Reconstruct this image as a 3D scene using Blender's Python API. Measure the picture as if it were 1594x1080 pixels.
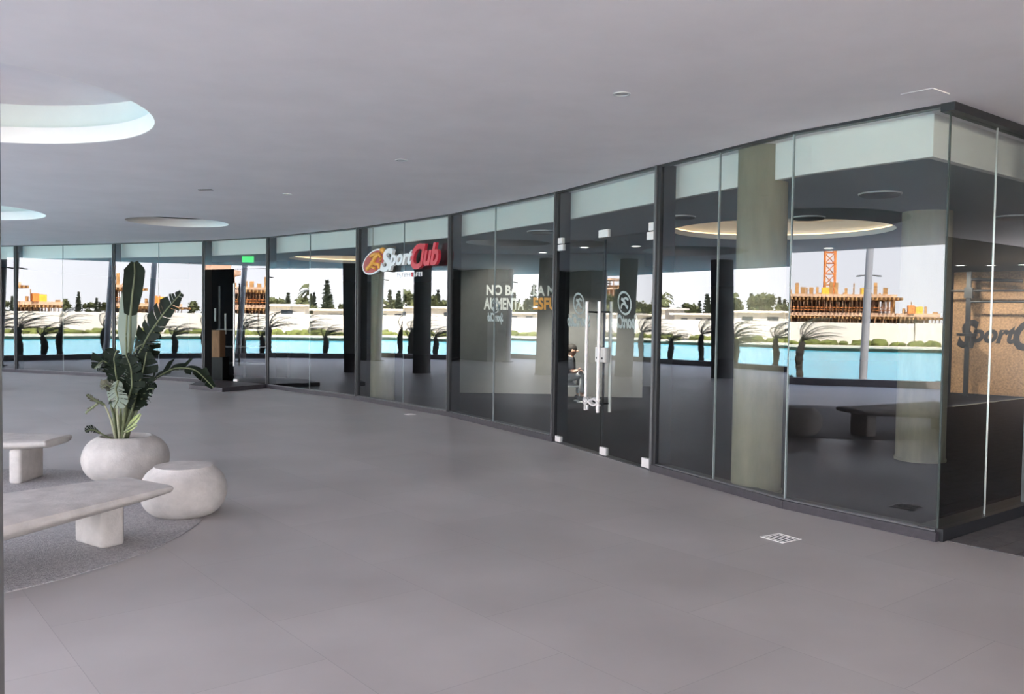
import bpy, bmesh, math, random
from math import sin, cos, pi, radians as R, sqrt, atan2, hypot
from mathutils import Vector, Matrix, noise

for o in list(bpy.data.objects):
    bpy.data.objects.remove(o)
SC = bpy.context.scene
COL = SC.collection
random.seed(7)

# ------------------------------------------------------------------ camera
FPX, HC, YH, ROLL = 1350.0, 1.6, 490.4, 0.014
PITCH = math.atan((540 - YH) / FPX)
cam = bpy.data.cameras.new('camera')
cam.sensor_fit = 'HORIZONTAL'; cam.sensor_width = 36
cam.lens = 36 * FPX / 1594
cam.clip_start = 0.05; cam.clip_end = 1500
camo = bpy.data.objects.new('camera', cam); COL.objects.link(camo)
_c, _n = cos(ROLL), sin(ROLL)
_u0 = Vector((0, sin(PITCH), cos(PITCH))); _r0 = Vector((1, 0, 0))
_r = _c * _r0 + _n * _u0; _u = -_n * _r0 + _c * _u0; _b = _r.cross(_u)
camo.matrix_world = Matrix(((_r.x, _u.x, _b.x, 0), (_r.y, _u.y, _b.y, 0), (_r.z, _u.z, _b.z, HC), (0, 0, 0, 1)))
SC.camera = camo

# ------------------------------------------------------------------ world, sun, exposure
SC.view_settings.view_transform = 'Standard'
SC.view_settings.look = 'None'
SC.view_settings.gamma = 1
SC.view_settings.exposure = 0.62
SC.view_settings.use_curve_mapping = False
SKY = 5.2
w = bpy.data.worlds.new('sky'); SC.world = w; w.use_nodes = True
nt = w.node_tree; nt.nodes.clear()
tc = nt.nodes.new('ShaderNodeTexCoord'); sp = nt.nodes.new('ShaderNodeSeparateXYZ')
rp = nt.nodes.new('ShaderNodeValToRGB'); bg = nt.nodes.new('ShaderNodeBackground'); ou = nt.nodes.new('ShaderNodeOutputWorld')
nt.links.new(tc.outputs['Generated'], sp.inputs[0]); nt.links.new(sp.outputs['Z'], rp.inputs[0])
nt.links.new(rp.outputs[0], bg.inputs[0]); nt.links.new(bg.outputs[0], ou.inputs[0])
rp.color_ramp.elements[0].color = (0.97, 0.97, 1.0, 1); rp.color_ramp.elements[0].position = 0.0
rp.color_ramp.elements[1].color = (0.40, 0.55, 0.90, 1); rp.color_ramp.elements[1].position = 1.0
e = rp.color_ramp.elements.new(0.22); e.color = (0.84, 0.88, 1.0, 1)
bg.inputs[1].default_value = SKY
sun = bpy.data.lights.new('sun', 'SUN'); sun.energy = 28; sun.angle = R(0.6); sun.color = (1.0, 0.93, 0.80)
suno = bpy.data.objects.new('sun', sun); COL.objects.link(suno)
suno.rotation_euler = Vector((-0.60, 0.22, -0.77)).to_track_quat('-Z', 'Y').to_euler()

# ------------------------------------------------------------------ helpers
ZC = 3.16          # plaza ceiling
ZI = 2.84          # ceiling inside the gym


def ray(px, py):
    dx, dy = px - 797, py - 540
    x = (_c * dx + _n * dy) / FPX; y = -(-_n * dx + _c * dy) / FPX
    return Vector((x, cos(PITCH) + y * sin(PITCH), -sin(PITCH) + y * cos(PITCH)))


def at(px, py, Y):           # a measured point at depth Y
    d = ray(px, py)
    return Vector((0, 0, HC)) + d * (Y / d.y)


def gz(px, py, z=0.0):       # a measured point on the level z
    d = ray(px, py)
    return Vector((0, 0, HC)) + d * ((z - HC) / d.z)


def lin(r, g, b):
    f = lambda v: (v / 255 / 12.92) if v / 255 <= .04045 else ((v / 255 + .055) / 1.055) ** 2.4
    return (f(r), f(g), f(b))


def mat(name, col, rough=0.6, metal=0.0, var=0.0, scale=6.0, bump=0.0, spec=0.5, stretch=(1, 1, 1), back=None, col2=None, fine=0.0):
    m = bpy.data.materials.new(name); m.use_nodes = True
    n = m.node_tree; p = n.nodes['Principled BSDF']
    p.inputs['Base Color'].default_value = (*col, 1)
    p.inputs['Roughness'].default_value = rough
    p.inputs['Metallic'].default_value = metal
    p.inputs['Specular IOR Level'].default_value = spec
    src = None
    if var > 0 or bump > 0 or col2:
        t = n.nodes.new('ShaderNodeTexCoord'); mp = n.nodes.new('ShaderNodeMapping')
        mp.inputs['Scale'].default_value = stretch
        nz = n.nodes.new('ShaderNodeTexNoise'); nz.inputs['Scale'].default_value = scale; nz.inputs['Detail'].default_value = 6
        nz.inputs['Roughness'].default_value = 0.62
        n.links.new(t.outputs['Object'], mp.inputs[0]); n.links.new(mp.outputs[0], nz.inputs['Vector'])
        r = n.nodes.new('ShaderNodeValToRGB')
        c1 = tuple(max(0, v * (1 - var)) for v in col); c2 = col2 or tuple(min(1, v * (1 + var)) for v in col)
        r.color_ramp.elements[0].color = (*c1, 1); r.color_ramp.elements[1].color = (*c2, 1)
        r.color_ramp.elements[0].position = .32; r.color_ramp.elements[1].position = .68
        n.links.new(nz.outputs['Fac'], r.inputs[0]); n.links.new(r.outputs[0], p.inputs['Base Color'])
        src = r.outputs[0]
        if bump > 0:
            b = n.nodes.new('ShaderNodeBump'); b.inputs['Strength'].default_value = bump; b.inputs['Distance'].default_value = .01
            if fine:
                nf = n.nodes.new('ShaderNodeTexNoise'); nf.inputs['Scale'].default_value = fine; nf.inputs['Detail'].default_value = 3
                n.links.new(mp.outputs[0], nf.inputs['Vector']); n.links.new(nf.outputs['Fac'], b.inputs['Height'])
            else:
                n.links.new(nz.outputs['Fac'], b.inputs['Height'])
            n.links.new(b.outputs[0], p.inputs['Normal'])
    if back:
        g = n.nodes.new('ShaderNodeNewGeometry'); mx = n.nodes.new('ShaderNodeMix'); mx.data_type = 'RGBA'
        n.links.new(g.outputs['Backfacing'], mx.inputs['Factor'])
        if src: n.links.new(src, mx.inputs['A'])
        else: mx.inputs['A'].default_value = (*col, 1)
        mx.inputs['B'].default_value = (*back, 1)
        n.links.new(mx.outputs['Result'], p.inputs['Base Color'])
    return m


def emis(name, col, s):
    m = bpy.data.materials.new(name); m.use_nodes = True
    n = m.node_tree; n.nodes.clear()
    em = n.nodes.new('ShaderNodeEmission'); em.inputs[0].default_value = (*col, 1); em.inputs[1].default_value = s
    o = n.nodes.new('ShaderNodeOutputMaterial'); n.links.new(em.outputs[0], o.inputs[0])
    return m


def glass(name, r0, tint, coat=True):
    m = bpy.data.materials.new(name); m.use_nodes = True
    n = m.node_tree; n.nodes.clear(); L = n.links.new
    tr = n.nodes.new('ShaderNodeBsdfTransparent'); tr.inputs[0].default_value = (*tint, 1)
    o = n.nodes.new('ShaderNodeOutputMaterial')
    if not coat:
        L(tr.outputs[0], o.inputs[0]); return m
    gl = n.nodes.new('ShaderNodeBsdfAnisotropic'); gl.inputs['Roughness'].default_value = 0.0
    gl.inputs['Color'].default_value = (0.97, 0.98, 1.0, 1)
    ge = n.nodes.new('ShaderNodeNewGeometry'); dt = n.nodes.new('ShaderNodeVectorMath'); dt.operation = 'DOT_PRODUCT'
    L(ge.outputs['Incoming'], dt.inputs[0]); L(ge.outputs['Normal'], dt.inputs[1])
    def M(op, a, b=None):
        q = n.nodes.new('ShaderNodeMath'); q.operation = op
        for k, v in ((0, a), (1, b)):
            if v is None: continue
            if isinstance(v, (int, float)): q.inputs[k].default_value = v
            else: L(v, q.inputs[k])
        return q.outputs[0]
    ab = M('ABSOLUTE', dt.outputs['Value']); om = M('SUBTRACT', 1.0, ab); p5 = M('POWER', om, 3.5)
    fac = M('ADD', M('MULTIPLY', p5, 1 - r0), r0)
    mx = n.nodes.new('ShaderNodeMixShader')
    L(fac, mx.inputs[0]); L(tr.outputs[0], mx.inputs[1]); L(gl.outputs[0], mx.inputs[2]); L(mx.outputs[0], o.inputs[0])
    return m


class MB:
    """collects shapes in world coordinates; build() links ONE mesh"""
    def __init__(s): s.v = []; s.f = []; s.mi = []

    def add(s, vs, fs, mi=0):
        k = len(s.v); s.v += [Vector(v) for v in vs]
        s.f += [tuple(k + i for i in f) for f in fs]; s.mi += [mi] * len(fs)
        return s

    def hexa(s, p, mi=0):      # 8 points: bottom 4 ccw, top 4
        return s.add(p, [(3, 2, 1, 0), (4, 5, 6, 7), (0, 1, 5, 4), (1, 2, 6, 5), (2, 3, 7, 6), (3, 0, 4, 7)], mi)

    def box(s, c, d, rz=0, mi=0):
        c = Vector(c); x, y, z = d[0] / 2, d[1] / 2, d[2] / 2; ca, sa = cos(rz), sin(rz)
        q = [(-x, -y), (x, -y), (x, y), (-x, y)]
        return s.hexa([c + Vector((a * ca - b * sa, a * sa + b * ca, h)) for h in (-z, z) for a, b in q], mi)

    def prism(s, poly, z0, z1, mi=0):
        n = len(poly)
        a = sum(poly[i][0] * poly[(i + 1) % n][1] - poly[(i + 1) % n][0] * poly[i][1] for i in range(n))
        if a < 0: poly = poly[::-1]
        vs = [(p[0], p[1], z0) for p in poly] + [(p[0], p[1], z1) for p in poly]
        return s.add(vs, [tuple(range(n - 1, -1, -1)), tuple(range(n, 2 * n))] + [(i, (i + 1) % n, n + (i + 1) % n, n + i) for i in range(n)], mi)

    def lathe(s, c, prof, n=32, mi=0, axis=None):
        c = Vector(c); m = len(prof)
        vs = []
        for r, z in prof:
            for k in range(n):
                a = 2 * pi * k / n; vs.append(c + Vector((r * cos(a), r * sin(a), z)))
        fs = [(i * n + k, i * n + (k + 1) % n, (i + 1) * n + (k + 1) % n, (i + 1) * n + k) for i in range(m - 1) for k in range(n)]
        if prof[0][0] > 0: fs.append(tuple(range(n - 1, -1, -1)))
        if prof[-1][0] > 0: fs.append(tuple((m - 1) * n + k for k in range(n)))
        return s.add(vs, fs, mi)

    def tube(s, pts, rad, n=8, mi=0, cap=True):
        pts = [Vector(p) for p in pts]; m = len(pts)
        if not isinstance(rad, (list, tuple)): rad = [rad] * m
        vs = []
        for i, p in enumerate(pts):
            t = (pts[min(i + 1, m - 1)] - pts[max(i - 1, 0)]).normalized()
            u = t.cross(Vector((0, 0, 1)))
            if u.length < 1e-3: u = t.cross(Vector((0, 1, 0)))
            u.normalize(); v = t.cross(u)
            for k in range(n):
                a = 2 * pi * k / n; vs.append(p + rad[i] * (cos(a) * u + sin(a) * v))
        fs = [(i * n + k, i * n + (k + 1) % n, (i + 1) * n + (k + 1) % n, (i + 1) * n + k) for i in range(m - 1) for k in range(n)]
        if cap: fs += [tuple(range(n - 1, -1, -1)), tuple((m - 1) * n + k for k in range(n))]
        return s.add(vs, fs, mi)

    def ball(s, c, r, n=12, m=8, mi=0, squash=(1, 1, 1), jit=0.0, seed=0):
        c = Vector(c); vs = []
        for i in range(m + 1):
            th = pi * i / m
            for k in range(n):
                a = 2 * pi * k / n; d = Vector((sin(th) * cos(a), sin(th) * sin(a), cos(th)))
                q = 1 + jit * noise.noise(d * 2.3 + Vector((seed * 7.1, seed * 3.3, seed)))
                vs.append(c + Vector((d.x * r * squash[0] * q, d.y * r * squash[1] * q, d.z * r * squash[2] * q)))
        return s.add(vs, [(i * n + k, (i + 1) * n + k, (i + 1) * n + (k + 1) % n, i * n + (k + 1) % n) for i in range(m) for k in range(n)], mi)

    def build(s, name, mats, parent=None, loc=None, smooth=False, bevel=0.0):
        if not isinstance(mats, (list, tuple)): mats = [mats]
        org = Vector((0, 0, 0))
        if parent is not None:
            q = parent
            while q is not None: org = org + q.location; q = q.parent
        elif loc is not None:
            org = Vector(loc)
        me = bpy.data.meshes.new(name)
        me.from_pydata([v - org for v in s.v], [], s.f)
        for m in mats: me.materials.append(m)
        for p, i in zip(me.polygons, s.mi):
            p.material_index = i; p.use_smooth = smooth
        me.validate(); me.update()
        o = bpy.data.objects.new(name, me); COL.objects.link(o)
        if parent is not None: o.parent = parent
        elif loc is not None: o.location = loc
        if bevel > 0:
            b = o.modifiers.new('bevel', 'BEVEL'); b.width = bevel; b.segments = 3; b.limit_method = 'ANGLE'
        if smooth and bevel == 0:
            try: me.set_sharp_from_angle(angle=R(40))
            except Exception: pass
        return o


def tag(o, label=None, cat=None, group=None, kind=None):
    if label: o['label'] = label
    if cat: o['category'] = cat
    if group: o['group'] = group
    if kind: o['kind'] = kind
    return o


def root(name, loc, label=None, cat=None, group=None, kind=None):
    o = bpy.data.objects.new(name, None); COL.objects.link(o); o.location = loc; o.empty_display_size = .2
    return tag(o, label, cat, group, kind)


def struct(o, label=None, cat=None): return tag(o, label, cat, None, 'structure')


def copy_tree(o, parent=None):
    c = o.copy(); COL.objects.link(c)
    if parent is not None: c.parent = parent
    for ch in list(o.children): copy_tree(ch, c)
    return c


def poly_holes(name, outer, holes, z0, z1, material):
    cu = bpy.data.curves.new(name, 'CURVE'); cu.dimensions = '2D'; cu.fill_mode = 'BOTH'; cu.extrude = (z1 - z0) / 2
    for pl in [outer] + holes:
        s = cu.splines.new('POLY'); s.points.add(len(pl) - 1); s.use_cyclic_u = True
        for k, p in enumerate(pl): s.points[k].co = (p[0], p[1], 0, 1)
    t = bpy.data.objects.new('tmp', cu); COL.objects.link(t)
    me = bpy.data.meshes.new_from_object(t.evaluated_get(bpy.context.evaluated_depsgraph_get()))
    bpy.data.objects.remove(t)
    me.name = name; me.materials.clear(); me.materials.append(material)
    o = bpy.data.objects.new(name, me); COL.objects.link(o); o.location = (0, 0, (z0 + z1) / 2)
    return o


def text_verts(txt, width, height, depth, shear=0.0, bold=0.0, spacing=1.0):
    """letters as a mesh scaled to width x height, lower left at 0,0; returns verts and faces"""
    cu = bpy.data.curves.new('t', 'FONT'); cu.body = txt; cu.size = 1; cu.extrude = 0.05; cu.shear = shear; cu.offset = bold
    cu.space_character = spacing; cu.resolution_u = 4
    t = bpy.data.objects.new('tmp', cu); COL.objects.link(t)
    me = bpy.data.meshes.new_from_object(t.evaluated_get(bpy.context.evaluated_depsgraph_get()))
    bpy.data.objects.remove(t)
    xs = [v.co.x for v in me.vertices]; ys = [v.co.y for v in me.vertices]
    x0, x1, y0, y1 = min(xs), max(xs), min(ys), max(ys)
    vs = [((v.co.x - x0) / (x1 - x0) * width, (v.co.y - y0) / (y1 - y0) * height, (v.co.z + .05) / .1 * depth) for v in me.vertices]
    fs = [tuple(p.vertices) for p in me.polygons]
    bpy.data.meshes.remove(me)
    return vs, fs


def circle(cx, cy, r, n=64): return [(cx + r * cos(2 * pi * k / n), cy + r * sin(2 * pi * k / n)) for k in range(n)]


# ------------------------------------------------------------------ materials
M = {}
M['ceil'] = mat('ceiling_plaster', (.835, .79, .825), .8, var=.035, scale=1.3)
M['white'] = mat('white_plaster', (.87, .84, .83), .7, var=.02, scale=3)
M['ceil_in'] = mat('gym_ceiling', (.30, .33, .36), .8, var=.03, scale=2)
M['fascia'] = mat('bulkhead_plaster', (.94, .89, .87), .7, var=.02, scale=2)
M['black'] = mat('black_anodised', (.016, .017, .02), .4, var=.2, scale=30)
M['frame'] = mat('grey_anodised', (.13, .13, .135), .38, .4, var=.1, scale=30)
M['sill'] = mat('sill_stone', (.042, .036, .043), .5, var=.2, scale=20)
M['steel'] = mat('brushed_steel', (.70, .68, .66), .3, .85, var=.06, scale=60, stretch=(1, 1, .05))
M['satin'] = mat('satin_steel', (.82, .78, .76), .45, .25, var=.04, scale=40)
M['concrete'] = mat('pale_concrete', (.51, .472, .447), .75, var=.16, scale=5.5, bump=.25, fine=60)
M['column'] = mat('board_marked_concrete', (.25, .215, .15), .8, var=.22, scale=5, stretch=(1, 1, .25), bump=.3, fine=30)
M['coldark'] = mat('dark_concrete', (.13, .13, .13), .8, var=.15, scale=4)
M['gravel'] = mat('exposed_gravel', (.40, .375, .375), .9, var=.38, scale=70, bump=1.0, fine=140)
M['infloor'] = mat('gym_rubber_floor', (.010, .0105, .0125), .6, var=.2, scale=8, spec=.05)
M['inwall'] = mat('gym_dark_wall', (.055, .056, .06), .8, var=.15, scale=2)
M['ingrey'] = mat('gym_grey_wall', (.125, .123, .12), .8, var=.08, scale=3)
M['osb'] = mat('chipboard', (.42, .235, .12), .8, var=.35, scale=28, bump=.2)
M['osbtext'] = mat('black_paint', (.012, .010, .012), .7, var=.2, scale=20)
M['redlet'] = mat('red_letter_acrylic', (.62, .035, .06), .35, var=.05, scale=10)
M['whitelet'] = mat('white_letter_acrylic', (.80, .80, .81), .35, var=.04, scale=10)
M['disc'] = mat('dark_red_acrylic', (.42, .06, .06), .4, var=.08, scale=10)
M['orange'] = mat('orange_acrylic', (.85, .42, .08), .4, var=.06, scale=10)
M['decal'] = mat('white_vinyl', (.75, .75, .75), .5, var=.05, scale=20)
M['wtext'] = mat('white_wall_paint', (.80, .80, .78), .6, var=.05, scale=8)
M['otext'] = mat('orange_wall_paint', (.85, .42, .10), .6, var=.05, scale=8)
M['soil'] = mat('dark_soil', (.035, .03, .027), .95, var=.4, scale=40, bump=.8)
M['leaf'] = mat('glossy_leaf', (.008, .013, .007), .6, var=.4, scale=9, back=(.20, .235, .19), spec=.12)
M['leafpale'] = mat('pale_leaf', (.30, .36, .12), .5, var=.2, scale=9)
M['leafdry'] = mat('dry_leaf', (.09, .09, .06), .7, var=.4, scale=14, back=(.24, .24, .20))
M['stalk'] = mat('leaf_stalk', (.12, .14, .07), .55, var=.35, scale=14, stretch=(1, 1, .3))
M['stalkpale'] = mat('pale_stalk', (.36, .36, .24), .55, var=.25, scale=14, stretch=(1, 1, .3))
M['kerb'] = mat('dark_kerb', (.17, .15, .15), .8, var=.2, scale=5)
M['planting'] = mat('planting_soil', (.06, .055, .045), .95, var=.4, scale=5)
M['sand'] = mat('pale_sand', (.62, .56, .45), .95, var=.10, scale=.6)
M['ground'] = mat('dry_ground', (.42, .38, .27), .95, var=.25, scale=.12)
M['grass'] = mat('bank_grass', (.15, .17, .04), .9, var=.5, scale=1.2)
M['whitewall'] = mat('white_rendered_wall', (.80, .74, .66), .9, var=.05, scale=.25)
M['hoard'] = mat('grey_hoarding', (.42, .40, .38), .8, var=.06, scale=.6)
M['water'] = mat('lagoon_water', (.055, .40, .50), .25, var=.06, scale=.25, spec=.35)
M['trunk'] = mat('palm_trunk', (.050, .042, .034), .95, var=.4, scale=16, bump=.8)
M['frond'] = mat('palm_frond', (.060, .065, .038), .7, var=.35, scale=6)
M['shrub'] = mat('dark_shrub', (.018, .030, .016), .8, var=.5, scale=8)
M['tree'] = mat('tree_foliage', (.105, .115, .045), .9, var=.5, scale=1.0)
M['tree2'] = mat('conifer_foliage', (.060, .075, .042), .9, var=.5, scale=1.0)
M['bark'] = mat('bark', (.14, .11, .08), .95, var=.3, scale=4)
M['post'] = mat('pale_steel_post', (.42, .42, .45), .45, .2, var=.1, scale=4)
M['timber'] = mat('formwork_timber', (.46, .26, .10), .9, var=.35, scale=.7)
M['rawcon'] = mat('raw_concrete', (.66, .45, .31), .9, var=.2, scale=.3)
M['prop'] = mat('rusty_prop', (.36, .22, .14), .8, var=.4, scale=2)
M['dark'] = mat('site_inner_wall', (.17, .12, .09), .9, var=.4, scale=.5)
M['crane'] = mat('crane_orange', (.78, .26, .05), .6, var=.1, scale=1)
M['yellow'] = mat('yellow_paint', (.80, .52, .05), .6, var=.1, scale=3)
M['pink'] = mat('salmon_render', (.55, .35, .25), .9, var=.1, scale=.6)
M['hood'] = mat('house_render', (.72, .66, .58), .9, var=.1, scale=1)
M['roof'] = mat('roof_grey', (.30, .29, .28), .9, var=.1, scale=1)
M['winglass'] = mat('dark_window', (.04, .05, .06), .1, var=.1, scale=2)
M['deckw'] = mat('grey_deck_boards', (.11, .10, .10), .75, var=.2, scale=7, stretch=(1, 1, 1))
M['neigh'] = mat('neighbour_dark_stone', (.045, .045, .05), .6, var=.15, scale=1.5)
M['green'] = emis('exit_green', (.05, .55, .12), 1.3)
M['exitw'] = emis('exit_white', (.75, .9, .8), 1.2)
M['led'] = emis('warm_led', (1.0, .70, .38), 2.0)
M['lamp'] = emis('downlight_glow', (1.0, .95, .88), 9.0)
M['lampoff'] = mat('downlight_reflector', (.62, .62, .64), .35, .3, var=.05, scale=30)
M['vent'] = mat('dark_diffuser', (.045, .05, .055), .5, var=.2, scale=20)
M['matt'] = mat('dim_interior_black', (.008, .008, .009), .95, var=.2, scale=2, spec=.02)
M['mint'] = mat('mint_white_plaster', (.82, .89, .87), .7, var=.02, scale=3)
M['wood'] = mat('plyo_box_wood', (.44, .25, .14), .7, var=.25, scale=7, stretch=(4, 4, .5))
M['gymblack'] = mat('gym_black_steel', (.012, .012, .014), .45, var=.2, scale=20)
M['skin'] = mat('skin', (.46, .26, .19), .6, var=.06, scale=12)
M['shirt'] = mat('black_shirt', (.018, .020, .026), .9, var=.3, scale=14)
M['trousers'] = mat('grey_sweatpants', (.27, .27, .28), .9, var=.12, scale=20)
M['shoe'] = mat('grey_trainers', (.10, .10, .105), .7, var=.2, scale=20)
M['sole'] = mat('white_soles', (.60, .60, .60), .7, var=.05, scale=20)
M['hair'] = mat('dark_hair', (.016, .012, .010), .8, var=.3, scale=40)
M['chair'] = mat('white_chair_plastic', (.68, .68, .67), .5, var=.04, scale=10)
M['paper'] = mat('poster_print', (.34, .33, .32), .7, var=.35, scale=3)
M['counter'] = mat('pale_counter', (.48, .46, .42), .6, var=.06, scale=4)

M['glass'] = glass('coated_glass', 0.105, (.82, .865, .85))
M['glassclear'] = glass('glass_body', 0, (.985, .995, .99), coat=False)
M['glassdoor'] = glass('door_glass', 0.045, (.76, .80, .79))
M['sealant'] = mat('dark_sealant', (.05, .065, .06), .5, var=.1, scale=20)
M['joint'] = mat('silicone_joint', (.26, .29, .29), .5, var=.1, scale=20)


def floor_material():
    m = bpy.data.materials.new('porcelain_tiles'); m.use_nodes = True
    n = m.node_tree; L = n.links.new; p = n.nodes['Principled BSDF']
    t = n.nodes.new('ShaderNodeTexCoord'); mp = n.nodes.new('ShaderNodeMapping'); mp.inputs['Rotation'].default_value = (0, 0, R(51))
    L(t.outputs['Object'], mp.inputs[0])
    br = n.nodes.new('ShaderNodeTexBrick'); br.inputs['Scale'].default_value = 1.0
    br.inputs['Brick Width'].default_value = 1.2; br.inputs['Row Height'].default_value = 0.92
    br.inputs['Mortar Size'].default_value = 0.0022; br.inputs['Mortar Smooth'].default_value = .3
    br.inputs['Color1'].default_value = (.43, .40, .392, 1); br.inputs['Color2'].default_value = (.465, .43, .422, 1)
    br.inputs['Mortar'].default_value = (.35, .325, .32, 1)
    L(mp.outputs[0], br.inputs['Vector'])
    nz = n.nodes.new('ShaderNodeTexNoise'); nz.inputs['Scale'].default_value = .9; nz.inputs['Detail'].default_value = 8
    L(t.outputs['Object'], nz.inputs['Vector'])
    r = n.nodes.new('ShaderNodeValToRGB'); r.color_ramp.elements[0].color = (.86, .85, .85, 1); r.color_ramp.elements[1].color = (1.1, 1.1, 1.1, 1)
    r.color_ramp.elements[0].position = .3; r.color_ramp.elements[1].position = .7
    L(nz.outputs['Fac'], r.inputs[0])
    mx = n.nodes.new('ShaderNodeMix'); mx.data_type = 'RGBA'; mx.blend_type = 'MULTIPLY'; mx.inputs['Factor'].default_value = 1
    L(br.outputs['Color'], mx.inputs['A']); L(r.outputs[0], mx.inputs['B']); L(mx.outputs['Result'], p.inputs['Base Color'])
    r2 = n.nodes.new('ShaderNodeMapRange'); r2.inputs[1].default_value = .3; r2.inputs[2].default_value = .7
    r2.inputs[3].default_value = .40; r2.inputs[4].default_value = .52
    L(nz.outputs['Fac'], r2.inputs[0]); L(r2.outputs[0], p.inputs['Roughness'])
    b = n.nodes.new('ShaderNodeBump'); b.inputs['Strength'].default_value = .12; b.inputs['Distance'].default_value = .004; b.invert = True
    L(br.outputs['Fac'], b.inputs['Height']); L(b.outputs[0], p.inputs['Normal'])
    return m


M['floor'] = floor_material()

# ------------------------------------------------------------------ facade line
G = [(-15.5, 22.7), (-12.4, 21.68), (-9.42, 20.53), (-6.86, 19.32), (-5.12, 18.18), (-2.84, 15.94), (-0.98, 13.6), (0.55, 11.0), (1.5, 8.97), (2.33, 7.3), (3.11, 6.27)]
RDIR = Vector((.783, .622, 0)).normalized()
CORNER = Vector((3.11, 6.27, 0))
RF = [CORNER, CORNER + RDIR * 1.60, CORNER + RDIR * 4.2, CORNER + RDIR * 7.4, CORNER + RDIR * 11.0]


class Frame:
    """a facade bay: s along it, o outwards, z up"""
    def __init__(s, a, b, rot=0.0, off=0.0):
        a = Vector((a[0], a[1], 0)); b = Vector((b[0], b[1], 0))
        m = (a + b) / 2; d = b - a; s.L = d.length
        d = Matrix.Rotation(R(rot), 3, 'Z') @ d
        s.t = d.normalized(); s.n = Vector((s.t.y, -s.t.x, 0))      # outward, towards the plaza
        s.a = m - d / 2 - s.n * off * -1
        s.rz = atan2(s.t.y, s.t.x)

    def p(s, u, z, o=0.0): return s.a + s.t * u + s.n * o + Vector((0, 0, z))

    def box(s, mb, u0, u1, z0, z1, o0, o1, mi=0):
        mb.hexa([s.p(u0, z0, o1), s.p(u1, z0, o1), s.p(u1, z0, o0), s.p(u0, z0, o0), s.p(u0, z1, o1), s.p(u1, z1, o1), s.p(u1, z1, o0), s.p(u0, z1, o0)], mi)
        return mb


def pane_mb(f, u0, u1, z0, z1, th=.012):
    """front face coated (slot 0), the rest clear (slot 1)"""
    mb = MB()
    P = [f.p(u0, z0, 0), f.p(u1, z0, 0), f.p(u1, z1, 0), f.p(u0, z1, 0), f.p(u0, z0, -th), f.p(u1, z0, -th), f.p(u1, z1, -th), f.p(u0, z1, -th)]
    mb.add(P, [(0, 1, 2, 3)], 0); mb.f += []
    mb.add(P, [(5, 4, 7, 6), (4, 0, 3, 7), (1, 5, 6, 2), (3, 2, 6, 7), (4, 5, 1, 0)], 1)
    return mb


# rotation / offset of the glass of each bay inside its frame (panes never sit dead true)
ROT = {1: (0, .3), 2: (.5, .4), 3: (1.0,), 4: (.3, 1.3), 5: (-.8, 1.0), 6: (0, -.5), 7: (0,), 8: (0, 0), 9: (1.3,)}
JOINT = {1: 1.57, 2: 1.44, 4: 1.59, 5: 1.60, 6: 1.42, 8: .93}
FR = [Frame(G[i], G[i + 1]) for i in range(len(G) - 1)]
FG = [Frame(G[i], G[i + 1], ROT.get(i, (0,))[0], -.05 if i == 9 else 0) for i in range(len(G) - 1)]

WL = ['glazed bay at the far left end of the curved facade, lagoon palms mirrored in it',
      'glazed bay at the far left of the facade, mirrored palm and leaning post',
      'glazed bay behind the tall potted plant',
      None,
      'glazed bay right of the far open entrance, mirrored turquoise lagoon',
      'glazed bay carrying the red and white raised sign',
      'glazed bay between the raised sign and the double door',
      None,
      'glazed bay right of the double door with a concrete column behind',
      'glazed corner bay mirroring bench and construction site']


def mullion(f, u, par, w=.075, z0=0.0):
    mb = MB(); f.box(mb, u - w / 2, u - w / 2 + .022, z0, ZC, -.02, .035); mb.build('mullion_cap', M['frame'], par)
    mb = MB(); f.box(mb, u - w / 2 + .024, u + w / 2, z0, ZC, -.17, .02); mb.build('mullion', M['black'], par)


bays = []
for i in range(len(G) - 1):
    f, g = FR[i], FG[i]
    if i in (3, 7): continue
    wn = len(bays) + 1
    r_ = root('window_%d' % wn, (*G[i], 0), WL[i], 'window', None, 'structure'); bays.append(r_)
    us = [0.03, f.L - .03] if i not in JOINT else [0.03, JOINT[i], f.L - .03]
    if i == 8: us[-1] = f.L
    if i == 9: us = [0, f.L - .004]
    for k in range(len(us) - 1):
        rr = ROT.get(i, (0, 0)); sub = Frame(f.p(us[k], 0), f.p(us[k + 1], 0), rr[min(k, len(rr) - 1)])
        if i == 9: sub.a = f.p(us[k], 0, .004)
        pane_mb(sub, .003, sub.L - .003, .07, ZC - .02).build('pane', [M['glass'], M['glassclear']], r_)
    if i in JOINT:
        mb = MB(); f.box(mb, JOINT[i] - .0035, JOINT[i] + .0035, .07, ZC - .02, -.016, .006); mb.build('joint', M['joint'], r_)
    mb = MB(); f.box(mb, -.02, f.L + .02, 0, .07, -.14, .045); mb.build('sill', M['sill'], r_)
    mb = MB(); f.box(mb, 0, f.L, .07, .082, -.02, .018); mb.build('glazing_bead', M['frame'], r_)
    mb = MB(); f.box(mb, -.01, f.L + .01, ZC - .022, ZC, -.05, .02); mb.build('head_channel', M['black'], r_)
    if i != 9: mullion(f, 0.0, r_)
    else:
        mb = MB(); f.box(mb, -.005, .005, .07, ZC - .02, -.014, .007); mb.build('joint', M['joint'], r_)
mb = MB(); FR[9].box(mb, FR[9].L - .010, FR[9].L + .002, .07, ZC - .02, -.032, -.018)
mb.build('corner_joint', M['sealant'], bays[-1])

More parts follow.
